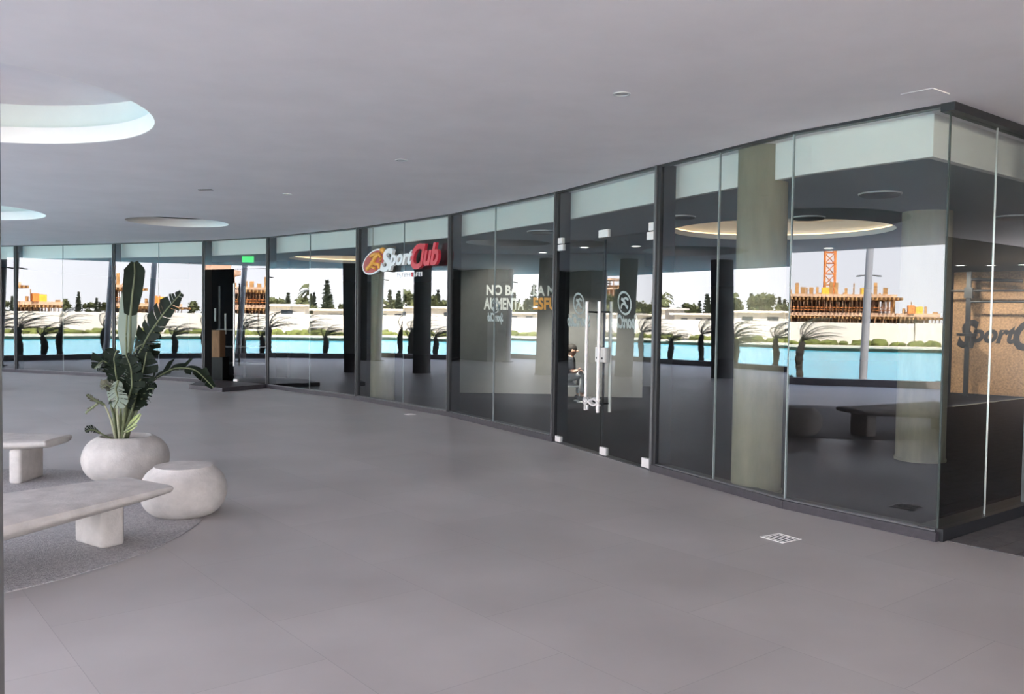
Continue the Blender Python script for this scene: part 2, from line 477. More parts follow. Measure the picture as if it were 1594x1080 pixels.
# right-hand side facade beyond the corner
for k in range(4):
    f = Frame(RF[k], RF[k + 1])
    r_ = root('window_%d' % (len(bays) + 1), RF[k], ['narrow side window around the glass corner, chipboard wall seen through it',
              'side window beyond the grey post', 'third side window along the passage', 'last side window along the passage'][k], 'window', None, 'structure')
    bays.append(r_)
    us = [-.004, .80, f.L - .05] if k == 0 else [.05, f.L - .05]
    for q in range(len(us) - 1):
        pane_mb(f, us[q] + .003, us[q + 1] - .003, .09, ZC - .06).build('pane', [M['glass'], M['glassclear']], r_)
    if k == 0:
        mb = MB(); f.box(mb, .796, .804, .09, ZC - .06, -.011, .002); mb.build('joint', M['steel'], r_)
    mb = MB(); f.box(mb, 0, f.L, 0, .09, -.14, .05); mb.build('sill', M['black'], r_)
    mb = MB(); f.box(mb, -.03, f.L, ZC - .06, ZC, -.05, .05); mb.build('head_channel', M['black'], r_)
    mb = MB(); f.box(mb, f.L - .05, f.L + .06, .09, ZC - .06, -.03, .03); mb.build('mullion', M['frame'], r_)


# ------------------------------------------------------------------ doors
def handle(f, u, z0, z1, o, par, r=.019):
    mb = MB(); mb.tube([f.p(u, z0, o), f.p(u, z1, o)], r, 12)
    h = mb.build('pull_handle', M['satin'], par, smooth=True)
    mb = MB()
    for z in (z0 + .10, z1 - .12): mb.tube([f.p(u, z, min(0, o)), f.p(u, z, max(0, o))], .010, 8)
    mb.build('standoff', M['black'], h, smooth=True)
    return h


def patch(f, u0, u1, z0, z1, par, name='patch_fitting'):
    mb = MB(); f.box(mb, u0, u1, z0, z1, -.028, .016); return mb.build(name, M['satin'], par, bevel=.003)


f = FR[7]; DH = 2.49; MID = 1.145
d1 = root('door_1', (*G[7], 0), 'closed double glass door with long steel pull handles', 'door', None, 'structure')
pane_mb(FG[7], .04, f.L - .03, DH + .012, ZC - .02).build('transom_pane', [M['glass'], M['glassclear']], d1)
mb = MB(); f.box(mb, -.01, f.L + .01, ZC - .022, ZC, -.05, .02); mb.build('head_channel', M['black'], d1)
mullion(f, 0.0, d1); mullion(f, f.L - .01, d1, .085)
mb = MB(); f.box(mb, .04, f.L - .04, 0, .006, -.08, .03); mb.build('threshold', M['frame'], d1)
for k, (u0, u1) in enumerate(((.055, MID - .008), (MID + .008, f.L - .075))):
    lf = pane_mb(f, u0, u1, .012, DH).build('door_leaf', [M['glassdoor'], M['glassclear']], d1)
    hu = (.915, 1.195)[k]
    handle(f, hu, .50, 1.77, .075, lf); handle(f, hu + (.0, .0)[k], .50, 1.77, -.085, lf)
    if k == 0:
        patch(f, u0 - .01, u0 + .125, DH - .075, DH, lf); patch(f, u0, u0 + .125, .012, .085, lf)
    else:
        patch(f, u1 - .13, u1, DH - .085, DH, lf); patch(f, u1 - .15, u1 - .01, .012, .11, lf); patch(f, u0 - .005, u0 + .13, .012, .10, lf)
    lk0 = (MID - .105, MID + .012)[k]
    mb = MB(); f.box(mb, lk0, lk0 + .085, 1.075, 1.245, -.03, .03); mb.build('lock_case', M['satin'], lf, bevel=.004)
    mb = MB(); mb.tube([f.p(lk0 + .042, 1.12, .03), f.p(lk0 + .042, 1.12, .036)], .012, 12); mb.build('key_cylinder', M['black'], lf)
patch(f, .045, .155, DH + .012, DH + .085, d1); patch(f, MID - .10, MID + .10, DH + .014, DH + .10, d1); patch(f, f.L - .175, f.L - .05, DH + .012, DH + .095, d1)
mb = MB(); f.box(mb, MID - .014, MID + .006, .02, DH - .01, -.035, -.014); mb.build('edge_seal', M['black'], d1)

# chain looped round the handles
ch = root('security_chain', f.p(1.05, .60, .075), 'wound steel chain tying together the foot of the door pull handles', 'chain')
mb = MB()
pts = []
for k in range(61):
    a = k / 60
    u = 1.055 + .165 * sin(a * 2 * pi * 2.0) ; z = .615 + .035 * sin(a * 2 * pi * 5) ; o = .075 + .045 * cos(a * 2 * pi * 2.0)
    pts.append(f.p(u, z, o))
mb.tube(pts, .012, 6); mb.build('chain_links', M['satin'], ch, smooth=True)
mb = MB(); mb.box(f.p(1.05, .55, .135), (.055, .028, .06), f.rz); mb.build('padlock', M['steel'], ch, bevel=.006)

# far entrance: left leaf folded inwards, right leaf closed
f = FR[3]; D3 = 2.5
d2 = root('door_2', (*G[3], 0), 'far glass entrance with one leaf open onto the dark gym', 'door', None, 'structure')
pane_mb(FG[3], .04, f.L - .03, D3 + .012, ZC - .02).build('transom_pane', [M['glass'], M['glassclear']], d2)
mullion(f, 0.0, d2)
mb = MB(); f.box(mb, 0, f.L, ZC - .022, ZC, -.05, .02); mb.build('head_channel', M['black'], d2)
lf = pane_mb(FG[3], 1.0, f.L - .04, .085, D3).build('door_leaf', [M['glass'], M['glassclear']], d2)
handle(f, 1.09, .42, 2.2, .07, lf); patch(f, 1.0, 1.13, .085, .13, lf)
op = Frame(f.p(.06, 0, -.03), f.p(-.67, 0, -.58))
lf2 = pane_mb(op, 0, .92, .085, D3).build('door_leaf', [M['glassdoor'], M['glassclear']], d2)
handle(op, .80, .42, 2.2, .07, lf2)
st = MB(); st.hexa([Vector((*p, z)) for z in (0.0, .085) for p in ((-6.60, 17.72), (-5.72, 17.10), (-5.13, 18.15), (-6.86, 19.30))])
tag(st.build('entrance_step', M['sill'], loc=(-6.1, 18.0, 0), bevel=.006), 'dark stone step platform in front of the far open entrance', 'step')

# ------------------------------------------------------------------ floors, ceiling, building shell
EDGE = [(-17.6, 30), (-17.5, 24), (-17.4, 20), (-17.2, 17.2), (-16.4, 14.2), (-15.0, 11.4), (-13.6, 9.0), (-12.5, 7.0), (-12.2, 5.2), (-12.2, 3.0), (-12.3, 0), (-12.3, -9)]
plaza = EDGE + [(14, -9), (14, 11.5)] + [tuple(p[:2]) for p in RF[::-1]] + G[::-1][1:] + [(-15.5, 30)]
mb = MB(); mb.prism(plaza, -.25, 0)
struct(mb.build('floor', M['floor']), 'large-format taupe porcelain tile floor of the covered plaza', 'floor')
inner = [(p[0], p[1]) for p in G] + [tuple(p[:2]) for p in RF[1:]] + [(19, 20), (19, 34), (-15.5, 34)]
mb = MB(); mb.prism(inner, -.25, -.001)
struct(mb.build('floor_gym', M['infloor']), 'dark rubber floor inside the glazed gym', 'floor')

O1, R1 = (-4.50, 6.65), 1.64
O2, R2 = (-9.20, 13.95), 1.52
O3, R3 = (-5.96, 15.45), 0.87
O4, R4 = (-14.2, 17.5), 1.3
canopy = [(-19.5, 34), (-19.3, 26), (-18.6, 22), (-17.6, 18), (-16.2, 14.2), (-14.2, 10.4), (-12.2, 7.2), (-10.8, 5.2), (-9.4, 3.6), (-7.9, 1.2), (-6.6, -1.2), (-5.2, -3.6), (-3.2, -6.2), (-.5, -8.6), (3, -10.6), (9, -12), (20, -12), (20, 34)]  # stretch behind the camera is unseen, drawn out to cut light from the right
ce = poly_holes('ceiling', canopy, [circle(*O1, R1), circle(*O2, R2), circle(*O3, R3)], ZC, ZC + .06, M['ceil'])
struct(ce, 'smooth pale grey plaster ceiling of the plaza with round recesses', 'ceiling')


def oculus(n, c, r, top, lab):
    o = root('trim_%d' % n, (c[0], c[1], ZC), lab, 'ceiling recess', None, 'structure')
    k = 72
    mb = MB(); mb.lathe((c[0], c[1], 0), [(r + .05, ZC + .06), (r, ZC + .06), (r, ZC + .001), (r - .012, ZC + .001), (r - .012, ZC + .15), (r + .05, ZC + .15)][1:], k)
    mb.f = [q for q in mb.f if len(q) == 4]; mb.mi = [0] * len(mb.f)
    mb.build('rim', M['white'], o, smooth=True)
    mb = MB(); mb.lathe((c[0], c[1], 0), [(r + .05, ZC + .15), (r + .16, ZC + .15), (r + .16, ZC + .40)], k)
    mb.f = [q for q in mb.f if len(q) == 4]; mb.mi = [0] * len(mb.f)
    mb.build('upper_recess', M['mint'] if top == 'white' else M['coldark'], o, smooth=True)
    mb = MB(); mb.lathe((c[0], c[1], 0), [(r + .17, ZC + .398), (0.001, ZC + .398)], k); mb.f = [q for q in mb.f if len(q) == 4]; mb.mi = [0] * len(mb.f)
    mb.build('recess_top', M['ceil'] if top == 'white' else M['coldark'], o)


oculus(1, O1, R1, 'white', 'largest round ceiling recess, above the concrete benches')
oculus(2, O2, R2, 'white', 'round ceiling recess at the far left edge of the view')
oculus(3, O3, R3, 'dark', 'small round ceiling opening with dark inside near the far facade')

mb = MB(); mb.prism([(p[0], p[1]) for p in canopy], ZC + .62, ZC + 2.2)  # unseen slab added above the ceiling to keep the sun out
struct(mb.build('roof_sun_block', M['ceil']), 'unseen roof over plaza and gym, added to block the sun', 'roof')
mb = MB(); n_ = len(canopy)
for k in range(n_):
    a, b = Vector((*canopy[k], 0)), Vector((*canopy[(k + 1) % n_], 0)); d = (b - a).normalized(); q = Vector((d.y, -d.x, 0)) * .04
    mb.hexa([a + Vector((0, 0, ZC)) - q, b + Vector((0, 0, ZC)) - q, b + Vector((0, 0, ZC)) + q, a + Vector((0, 0, ZC)) + q,
             a + Vector((0, 0, ZC + .7)) - q, b + Vector((0, 0, ZC + .7)) - q, b + Vector((0, 0, ZC + .7)) + q, a + Vector((0, 0, ZC + .7)) + q])
struct(mb.build('trim_canopy_edge', M['white']), 'edge band of the plaza canopy', 'canopy edge')


def inset(off):
    pts = []
    fr = FR + [Frame(RF[k], RF[k + 1]) for k in range(4)]
    allp = [Vector((*p, 0)) for p in G] + [v.copy() for v in RF[1:]]
    for k, p in enumerate(allp):
        n0 = fr[max(0, k - 1)].n; n1 = fr[min(k, len(fr) - 1)].n
        m_ = (n0 + n1); m_ = m_ / (m_.length_squared / 2)
        pts.append(p - m_ * off)
    return pts


I1, I2 = inset(.22), inset(.28)
# dropped ceiling of the gym with two warm coves, and the white bulkhead facing the glass
C1, CR1 = (3.75, 12.25), 1.5
C2, CR2 = (-3.75, 20.35), 1.45
inc = [(p.x, p.y) for p in I2] + [(19, 20), (19, 34), (-15.5, 34)]
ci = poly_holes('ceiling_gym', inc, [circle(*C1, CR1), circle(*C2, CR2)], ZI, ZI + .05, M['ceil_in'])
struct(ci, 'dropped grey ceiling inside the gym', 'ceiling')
mb = MB()
for k in range(len(I1) - 1):
    a, b, a2, b2 = I1[k], I1[k + 1], I2[k], I2[k + 1]
    z0, z1 = Vector((0, 0, ZI - .002)), Vector((0, 0, ZC))
    mb.hexa([a + z0, b + z0, b2 + z0, a2 + z0, a + z1, b + z1, b2 + z1, a2 + z1])
struct(mb.build('trim_4', M['fascia']), 'white bulkhead band along the top of the glazing', 'bulkhead')
for n, (c, r) in enumerate(((C1, CR1), (C2, CR2))):
    o = root('trim_%d' % (5 + n), (c[0], c[1], ZI), ['round warm-lit ceiling cove behind the corner glazing', 'round warm-lit ceiling cove right of the far entrance'][n], 'ceiling cove', None, 'structure')
    mb = MB(); mb.lathe((c[0], c[1], 0), [(r - .004, ZI), (r - .004, ZI + .07), (r + .06, ZI + .07), (r + .06, ZI + .27), (.001, ZI + .27)], 64)
    mb.f = [q for q in mb.f if len(q) == 4]; mb.mi = [0] * len(mb.f)
    mb.build('cove', M['white'], o, smooth=True)
    mb = MB(); mb.lathe((c[0], c[1], 0), [(r - .002, ZI + .072), (r + .03, ZI + .072), (r + .03, ZI + .088), (r - .002, ZI + .088), (r - .002, ZI + .072)], 64)
    mb.f = [q for q in mb.f if len(q) == 4]; mb.mi = [0] * len(mb.f)
    mb.build('led_strip', M['led'], o)

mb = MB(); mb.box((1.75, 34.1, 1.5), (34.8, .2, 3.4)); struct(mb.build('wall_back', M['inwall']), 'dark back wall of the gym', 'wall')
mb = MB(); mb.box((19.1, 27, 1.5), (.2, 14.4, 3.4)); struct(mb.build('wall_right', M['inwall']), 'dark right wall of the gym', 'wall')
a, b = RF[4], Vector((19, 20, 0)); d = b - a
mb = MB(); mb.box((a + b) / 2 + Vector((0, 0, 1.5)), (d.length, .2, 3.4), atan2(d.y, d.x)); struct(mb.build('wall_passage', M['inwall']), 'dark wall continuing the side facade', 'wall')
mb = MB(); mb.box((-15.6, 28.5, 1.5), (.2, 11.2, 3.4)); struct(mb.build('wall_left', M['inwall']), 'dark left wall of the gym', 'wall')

# neighbouring building across the passage and the boarded strip in it
nrm = Vector((RDIR.y, -RDIR.x, 0))
a = CORNER + nrm * 4.6 + RDIR * .2
mb = MB(); mb.box(a + RDIR * 11 + nrm * .3 + Vector((0, 0, 1.579)), (22, .6, 3.158), atan2(RDIR.y, RDIR.x))
struct(mb.build('wall_neighbour', M['neigh']), 'dark stone wall across the side passage', 'wall')
dk = root('deck', CORNER + nrm * .6, 'grey boarded deck strip beside the glass corner', 'deck', None, 'structure')
for k in range(29):
    o0 = .06 + k * .155
    mb = MB(); mb.hexa([CORNER + RDIR * u + nrm * o + Vector((0, 0, z)) for z in (-.02, .006) for u, o in ((.05, o0 + .148), (14, o0 + .148), (14, o0), (.05, o0))])
    mb.build('deck_board', M['deckw'], dk)

# ------------------------------------------------------------------ columns
def column(name, x, y, r, z1, m, lab, lean=(0, 0), group=None, base=None):
    o = root(name, (x, y, 0), lab, 'column', group)
    mb = MB(); n = 40; vs = []
    for z, k in ((0, 0), (z1 * .5, .5), (z1, 1)):
        for q in range(n):
            a = 2 * pi * q / n; vs.append((x + lean[0] * k + r * cos(a), y + lean[1] * k + r * sin(a), z))
    mb.add(vs, [(i * n + q, i * n + (q + 1) % n, (i + 1) * n + (q + 1) % n, (i + 1) * n + q) for i in range(2) for q in range(n)] + [tuple(range(n - 1, -1, -1)), tuple(2 * n + q for q in range(n))])
    mb.build('shaft', m, o, smooth=True)
    mb = MB(); mb.lathe((x, y, 0), [(r + .012, 0), (r + .012, .03), (r - .01, .03)], 40); mb.build('base_ring', M['satin'] if base else m, o, smooth=True)
    return o


column('concrete_column', 2.285, 8.02, .225, ZC, M['column'], 'board-marked concrete column just behind the glazing right of the double door')
column('concrete_column', 4.72, 9.95, .265, ZI, M['column'], 'concrete column seen through the glass corner')
column('concrete_column', -2.40, 16.1, .225, ZC, M['column'], 'concrete column behind the glazing under the raised logo disc')
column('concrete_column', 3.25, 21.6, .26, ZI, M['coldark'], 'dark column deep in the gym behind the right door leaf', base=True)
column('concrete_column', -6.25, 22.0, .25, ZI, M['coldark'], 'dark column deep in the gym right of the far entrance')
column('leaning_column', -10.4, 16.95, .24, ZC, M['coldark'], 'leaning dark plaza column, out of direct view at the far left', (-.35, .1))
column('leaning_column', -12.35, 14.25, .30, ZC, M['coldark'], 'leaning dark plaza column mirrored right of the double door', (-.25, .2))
mb = MB(); mb.box((-15.6, 21.9, ZC / 2), (.55, 1.75, ZC - .002), R(25))
tag(mb.build('concrete_pier', M['coldark'], loc=(-15.6, 21.9, 0)), 'broad concrete pier at the plaza edge, mirrored beside the wall slogan', 'pier')
# the dark post at the left border of the view
po = root('steel_post', (-.68, 1.05, 0), 'dark steel post cut off by the left border of the photo, close to the viewer', 'post')
mb = MB(); mb.box((-.684, 1.05, ZC / 2), (.10, .06, ZC), 0); mb.build('shaft', M['frame'], po, bevel=.004)
mb = MB(); mb.box((-.70, 1.05, .01), (.12, .10, .02)); mb.build('base_plate', M['frame'], po)

# canopy posts at the lagoon edge with a lighting arm
def edge_post(x, y, lean, lab, arm=True):
    o = root('canopy_post', (x, y, 0), lab, 'post', 'canopy posts along the lagoon edge')
    b, t = Vector((x, y, 0)), Vector((x + lean[0], y + lean[1], 3.9))
    mb = MB(); mb.tube([b, t], [.10, .085], 20); mb.build('shaft', M['post'], o, smooth=True)
    q = b.lerp(t, .69)
    mb = MB(); mb.tube([q + Vector((.06, -.24, .02)), q + Vector((0, 0, .04)), q + Vector((.06, .24, .02))], .016, 8); mb.build('lamp_arm', M['frame'], o) if arm else None
    for s in (-1, 1) if arm else ():
        mb = MB(); mb.box(q + Vector((.06, s * .24, .01)), (.08, .10, .03)); mb.build('floodlight', M['frame'], o)
    mb = MB(); mb.lathe((x, y, 0), [(.2, 0), (.2, .03), (.12, .03)], 20); mb.build('base_plate', M['frame'], o)


edge_post(-13.25, 4.25, (-.15, -.12), 'pale canopy post at the lagoon edge mirrored in the corner glazing')
edge_post(-15.2, 20.9, (.05, -.15), 'pale canopy post at the lagoon edge mirrored under the raised sign')
edge_post(-18.1, 17.0, (-.1, -.3), 'pale canopy post at the lagoon edge mirrored left of the potted plant', False)

# ------------------------------------------------------------------ plaza: gravel island, benches, pots
mb = MB(); mb.lathe((-4.65, 6.25, 0), [(2.32, 0.0), (2.32, .006), (2.24, .009), (.001, .009)], 96)
mb.f = [q for q in mb.f if len(q) == 4]; mb.mi = [0] * len(mb.f)
struct(mb.build('floor_island', M['gravel']), 'round patch of rough exposed gravel under the benches', 'gravel floor')


def slab(name, inner, outer, top, th0, th1, parent):
    """tapered concrete seat: two edge lines, thin and rounded at the first end"""
    n = len(inner); rows = []
    mb = MB()
    for i in range(n):
        a, b = Vector((*inner[i], 0)), Vector((*outer[i], 0)); k = i / (n - 1); th = th0 + (th1 - th0) * k
        d = b - a; row = []
        prof = [(0.0, -.45), (.02, -.15), (.07, -.02), (.16, 0), (.84, 0), (.93, -.02), (.98, -.15), (1.0, -.45), (.95, -.8), (.78, -1.0), (.22, -1.0), (.05, -.8)]
        for u, z in prof: row.append(a + d * u + Vector((0, 0, top + z * th)))
        rows.append(row)
    m = len(rows[0]); vs = [v for r in rows for v in r]
    fs = [(i * m + q, (i + 1) * m + q, (i + 1) * m + (q + 1) % m, i * m + (q + 1) % m) for i in range(n - 1) for q in range(m)]
    fs += [tuple(range(m)), tuple((n - 1) * m + q for q in range(m - 1, -1, -1))]
    mb.add(vs, fs)
    o = mb.build(name, M['concrete'], parent, smooth=True)
    bm = bmesh.new(); bm.from_mesh(o.data); bmesh.ops.recalc_face_normals(bm, faces=bm.faces); bm.to_mesh(o.data); bm.free()
    bv = o.modifiers.new('b', 'BEVEL'); bv.width = .018; bv.segments = 3; bv.limit_method = 'ANGLE'; bv.angle_limit = R(50)
    return o


def leg(c, l, t, h, rz, parent):
    mb = MB(); mb.box((c[0], c[1], h / 2), (l, t, h), rz); return mb.build('leg', M['concrete'], parent, bevel=.03, smooth=True)


b1 = root('concrete_bench', (-2.8, 5.6, 0), 'pale concrete bench in front, its pointed end overlapping the round stool', 'bench', 'concrete benches on the gravel island')
inn = [(-2.80, 6.25), (-2.98, 6.06), (-3.33, 5.66), (-3.75, 5.22), (-4.25, 4.75)]
out = [(-2.31, 5.94), (-2.40, 5.78), (-2.62, 5.28), (-2.86, 4.72), (-3.25, 3.95)]
slab('seat', inn, out, .395, .06, .17, b1)
leg((-2.80, 5.875), .34, .17, .335, R(-34), b1)
leg((-3.75, 4.55), .50, .17, .24, R(-42), b1)
b2 = root('concrete_bench', (-5.0, 8.1, 0), 'pale concrete bench further back, left of the potted plant', 'bench', 'concrete benches on the gravel island')
inn = [(-4.24, 7.86), (-4.45, 7.80), (-5.0, 7.72), (-5.8, 7.62), (-6.3, 7.5)]
out = [(-4.24, 8.36), (-4.45, 8.38), (-5.0, 8.45), (-5.8, 8.42), (-6.3, 8.3)]
slab('seat', inn, out, .395, .075, .12, b2)
leg((-4.50, 8.02), .115, .40, .32, 0, b2); leg((-5.9, 8.02), .12, .45, .29, 0, b2)


def pot_prof(r, h, ro):
    pts = [(r * .50, 0.0), (r * .585, .003)]
    for k in range(0, 13):
        a = -pi / 2 + .22 + (pi - .22 - .42) * k / 12
        pts.append((r * (.50 + .50 * cos(a)), h * .5 + h * .5 * sin(a)))
    pts += [(ro, h)]
    return pts


stl = root('concrete_stool', (-2.56, 6.76, 0), 'round bulging concrete stool with flat top', 'stool')
mb = MB(); mb.lathe((-2.56, 6.76, 0), pot_prof(.325, .388, .218) + [(.10, .388), (.001, .388)], 56)
mb.f = [q for q in mb.f if len(q) == 4 or len(q) > 10]; mb.mi = [0] * len(mb.f)
mb.build('body', M['concrete'], stl, smooth=True)
PX, PY = -3.62, 8.12
pt = root('concrete_pot', (PX, PY, 0), 'round pale concrete planter holding the tall banana-leaved plant', 'planter')
mb = MB(); mb.lathe((PX, PY, 0), pot_prof(.385, .415, .245) + [(.225, .418), (.215, .40), (.20, .30)], 56)
mb.f = [q for q in mb.f if len(q) == 4 or (len(q) > 10 and 0)]; mb.mi = [0] * len(mb.f)
mb.build('body', M['concrete'], pt, smooth=True)
mb = MB(); mb.lathe((PX, PY, 0), [(.001, .372), (.10, .378), (.21, .365)], 40); mb.f = [q for q in mb.f if len(q) == 4]; mb.mi = [0] * len(mb.f)
so = mb.build('soil', M['soil'], pt, smooth=True)


# the plant: strelitzia with torn leaves
def plant_leaf(path, depths, widths, m, par, fold=.35, tears=0, nrm=None, seed=0, stalk=None):
    """path in measured points + depth; blade on both sides of the midrib, split into lobes by tears"""
    rnd = random.Random(seed)
    pts = [at(p[0], p[1], PY + d) for p, d in zip(path, depths)]
    # resample
    n = 22; L = [0]
    for k in range(1, len(pts)): L.append(L[-1] + (pts[k] - pts[k - 1]).length)
    def samp(arr, s):
        for k in range(1, len(L)):
            if s <= L[k] or k == len(L) - 1:
                q = (s - L[k - 1]) / max(1e-6, L[k] - L[k - 1]); return arr[k - 1] * (1 - q) + arr[k] * q
    P = [samp(pts, L[-1] * k / n) for k in range(n + 1)]; W = [samp(widths, L[-1] * k / n) for k in range(n + 1)]
    for _ in range(2): P = [P[0]] + [(P[k - 1] + 2 * P[k] + P[k + 1]) / 4 for k in range(1, n)] + [P[-1]]
    view = Vector(nrm) if nrm else Vector((0, -1, .25)); view.normalize()
    mb = MB()
    for side in (-1, 1):
        k = 0
        while k < n:
            seg = rnd.choice([1, 2, 3]) if tears else 4
            seg = min(seg, n - k); gap = .12 if tears else 0.0
            droop = rnd.uniform(-.3, .5) * tears; slip = rnd.uniform(0, .9) * tears
            rows = []
            for q in range(seg + 1):
                i = k + q; t = (P[min(i + 1, n)] - P[max(i - 1, 0)]).normalized()
                s_ = t.cross(view).normalized() * side; wv = view
                qq = q / seg; sl = (gap * (1 if q == 0 else (-1 if q == seg else 0)))
                row = []
                for j in range(5):
                    u = j / 4; wd = W[i] * u
                    along = t * (W[i] * (.35 * u + slip * .25 * u * u) + sl * W[i] * u * .6)
                    row.append(P[i] + s_ * wd * cos(fold * u) + wv * (wd * sin(fold) * (u - .55 * u * u)) + along - wv * wd * droop * u - Vector((0, 0, 1)) * wd * abs(droop) * .5 * u * u)
                rows.append(row)
            vs = [v for r_ in rows for v in r_]; fs = []
            for q in range(seg):
                for j in range(4):
                    a = q * 5 + j; fq = (a, a + 1, a + 6, a + 5)
                    fs.append(fq if side > 0 else fq[::-1])
            mb.add(vs, fs); k += seg
    o = mb.build('leaf', m, par, smooth=True)
    rb = MB(); rb.tube(P, [.010 * (1 - .7 * k / n) + .002 for k in range(n + 1)], 6); rb.build('midrib', M['stalk'], o, smooth=True)
    if stalk:
        sp_ = [at(p[0], p[1], PY + d) for p, d in stalk[0]]
        st_ = MB(); q = []
        for k in range(len(sp_) - 1):
            for j in range(4): q.append(sp_[k].lerp(sp_[k + 1], j / 4))
        q.append(sp_[-1])
        for _ in range(2): q = [q[0]] + [(q[k - 1] + 2 * q[k] + q[k + 1]) / 4 for k in range(1, len(q) - 1)] + [q[-1]]
        st_.tube(q, [stalk[1] + (stalk[2] - stalk[1]) * k / (len(q) - 1) for k in range(len(q))], 8)
        st_.build('stalk', stalk[3], o, smooth=True)
    return o


pl = root('banana_leaved_plant', (PX, PY, .37), 'tall strelitzia plant with torn dark leaves growing in the concrete planter', 'plant')
S_, SP_ = M['stalk'], M['stalkpale']
B0 = (188, 680)
# upright leaf: dark front above, pale back below
plant_leaf([(203, 492), (206, 460), (210, 425), (209, 408)], [0, 0, 0, .02], [.06, .095, .10, .03], M['leaf'], pl, .25, 0, (0.1, -1, .1), 1, ([(B0, 0), ((197, 610), .03), ((202, 540), .02), ((203, 492), 0)], .028, .010, S_))
plant_leaf([(197, 560), (196, 520), (199, 470), (203, 430)], [.05, .06, .05, .04], [.05, .11, .10, .03], M['leaf'], pl, .3, 0, (.25, 1, .1), 2, ([((190, 676), .04), ((194, 620), .05), ((197, 560), .05)], .026, .010, S_))
# diagonal torn leaf
plant_leaf([(212, 560), (232, 520), (256, 486), (282, 456)], [0, -.05, -.08, -.1], [.08, .145, .13, .03], M['leaf'], pl, .45, .8, (-.2, -1, .4), 3, ([((192, 678), -.02), ((202, 620), 0), ((212, 560), 0)], .026, .010, S_))
# leaf arching right
plant_leaf([(212, 622), (240, 590), (272, 572), (304, 574), (332, 603)], [-.02, -.08, -.12, -.15, -.18], [.08, .13, .14, .10, .03], M['leaf'], pl, .6, .9, (.1, -.6, 1), 4, ([((196, 680), -.04), ((205, 652), -.03), ((212, 622), -.02)], .030, .012, S_))
# leaves to the left
plant_leaf([(192, 600), (176, 572), (160, 560), (147, 574)], [-.06, -.12, -.16, -.2], [.07, .13, .11, .03], M['leaf'], pl, .6, .8, (-.2, -.7, .8), 5, ([((184, 680), -.03), ((180, 640), -.05), ((192, 600), -.06)], .016, .008, S_))
plant_leaf([(186, 610), (180, 580), (177, 556), (182, 545)], [-.1, -.16, -.2, -.2], [.07, .12, .10, .03], M['leaf'], pl, .5, .7, (-.1, -.8, .5), 6, ([((186, 682), -.05), ((188, 650), -.08), ((186, 610), -.1)], .018, .008, S_))
# central mass
plant_leaf([(205, 640), (214, 606), (224, 572), (228, 548)], [-.12, -.18, -.2, -.2], [.08, .16, .14, .04], M['leaf'], pl, .4, .6, (.1, -1, .3), 7, ([((192, 682), -.05), ((198, 662), -.08), ((205, 640), -.12)], .024, .010, S_))
plant_leaf([(196, 634), (206, 600), (204, 572), (196, 552)], [-.16, -.22, -.26, -.26], [.07, .14, .12, .03], M['leaf'], pl, .5, .8, (-.1, -1, .4), 8, ([((190, 684), -.08), ((192, 660), -.12), ((196, 634), -.16)], .022, .010, S_))
plant_leaf([(222, 568), (230, 545), (234, 525), (232, 508)], [.04, .02, 0, 0], [.06, .12, .10, .03], M['leaf'], pl, .35, .5, (.2, -1, .2), 9, ([((194, 678), .05), ((206, 620), .05), ((222, 568), .04)], .022, .010, S_))
# pale hanging leaf
plant_leaf([(184, 592), (180, 606), (184, 622), (178, 634)], [-.24, -.28, -.3, -.3], [.04, .09, .09, .02], M['leaf'], pl, .3, .2, (0, 1, -.3), 10, ([((186, 684), -.1), ((182, 640), -.2), ((184, 592), -.24)], .012, .007, SP_))
# small ones
plant_leaf([(163, 630), (150, 624), (140, 618), (135, 614)], [-.2, -.22, -.24, -.24], [.02, .035, .03, .01], M['leafdry'], pl, .7, .9, (0, -.6, .8), 11, ([((180, 682), -.1), ((172, 650), -.16), ((163, 630), -.2)], .013, .007, SP_))
plant_leaf([(152, 628), (142, 636), (136, 640), (133, 644)], [-.22, -.22, -.22, -.22], [.015, .03, .03, .01], M['leafdry'], pl, .7, .9, (0, -.8, .5), 12)
plant_leaf([(156, 674), (146, 669), (139, 669), (133, 672)], [-.2, -.25, -.28, -.3], [.02, .06, .05, .01], M['leaf'], pl, .5, .1, (0, -.7, .7), 13, ([((180, 684), -.1), ((168, 680), -.15), ((156, 674), -.2)], .008, .006, S_))
plant_leaf([(197, 668), (205, 660), (213, 652), (219, 644)], [-.16, -.18, -.2, -.22], [.015, .035, .03, .01], M['leafpale'], pl, .3, .1, (0, -1, .4), 14, ([((192, 684), -.1), ((194, 676), -.13), ((197, 668), -.16)], .010, .007, SP_))
plant_leaf([(194, 672), (202, 668), (208, 664), (213, 662)], [-.18, -.2, -.2, -.22], [.01, .025, .02, .01], M['leafpale'], pl, .3, .1, (0, -1, .4), 15)
plant_leaf([(190, 622), (176, 606), (166, 598), (158, 604)], [-.18, -.24, -.28, -.3], [.05, .08, .07, .02], M['leafdry'], pl, .6, .9, (-.1, -.6, .8), 16, ([((186, 684), -.1), ((186, 650), -.15), ((190, 622), -.18)], .010, .006, S_))
plant_leaf([(216, 634), (222, 616), (232, 604), (240, 606)], [-.1, -.16, -.2, -.22], [.05, .11, .09, .03], M['leaf'], pl, .6, .9, (.2, -.8, .5), 17, ([((196, 682), -.05), ((206, 656), -.08), ((216, 634), -.1)], .016, .008, S_))
plant_leaf([(200, 572), (208, 552), (214, 540), (222, 536)], [-.1, -.14, -.16, -.18], [.04, .10, .08, .02], M['leaf'], pl, .6, .9, (-.3, -.6, .7), 18, ([((192, 680), -.04), ((196, 620), -.08), ((200, 572), -.1)], .014, .008, S_))
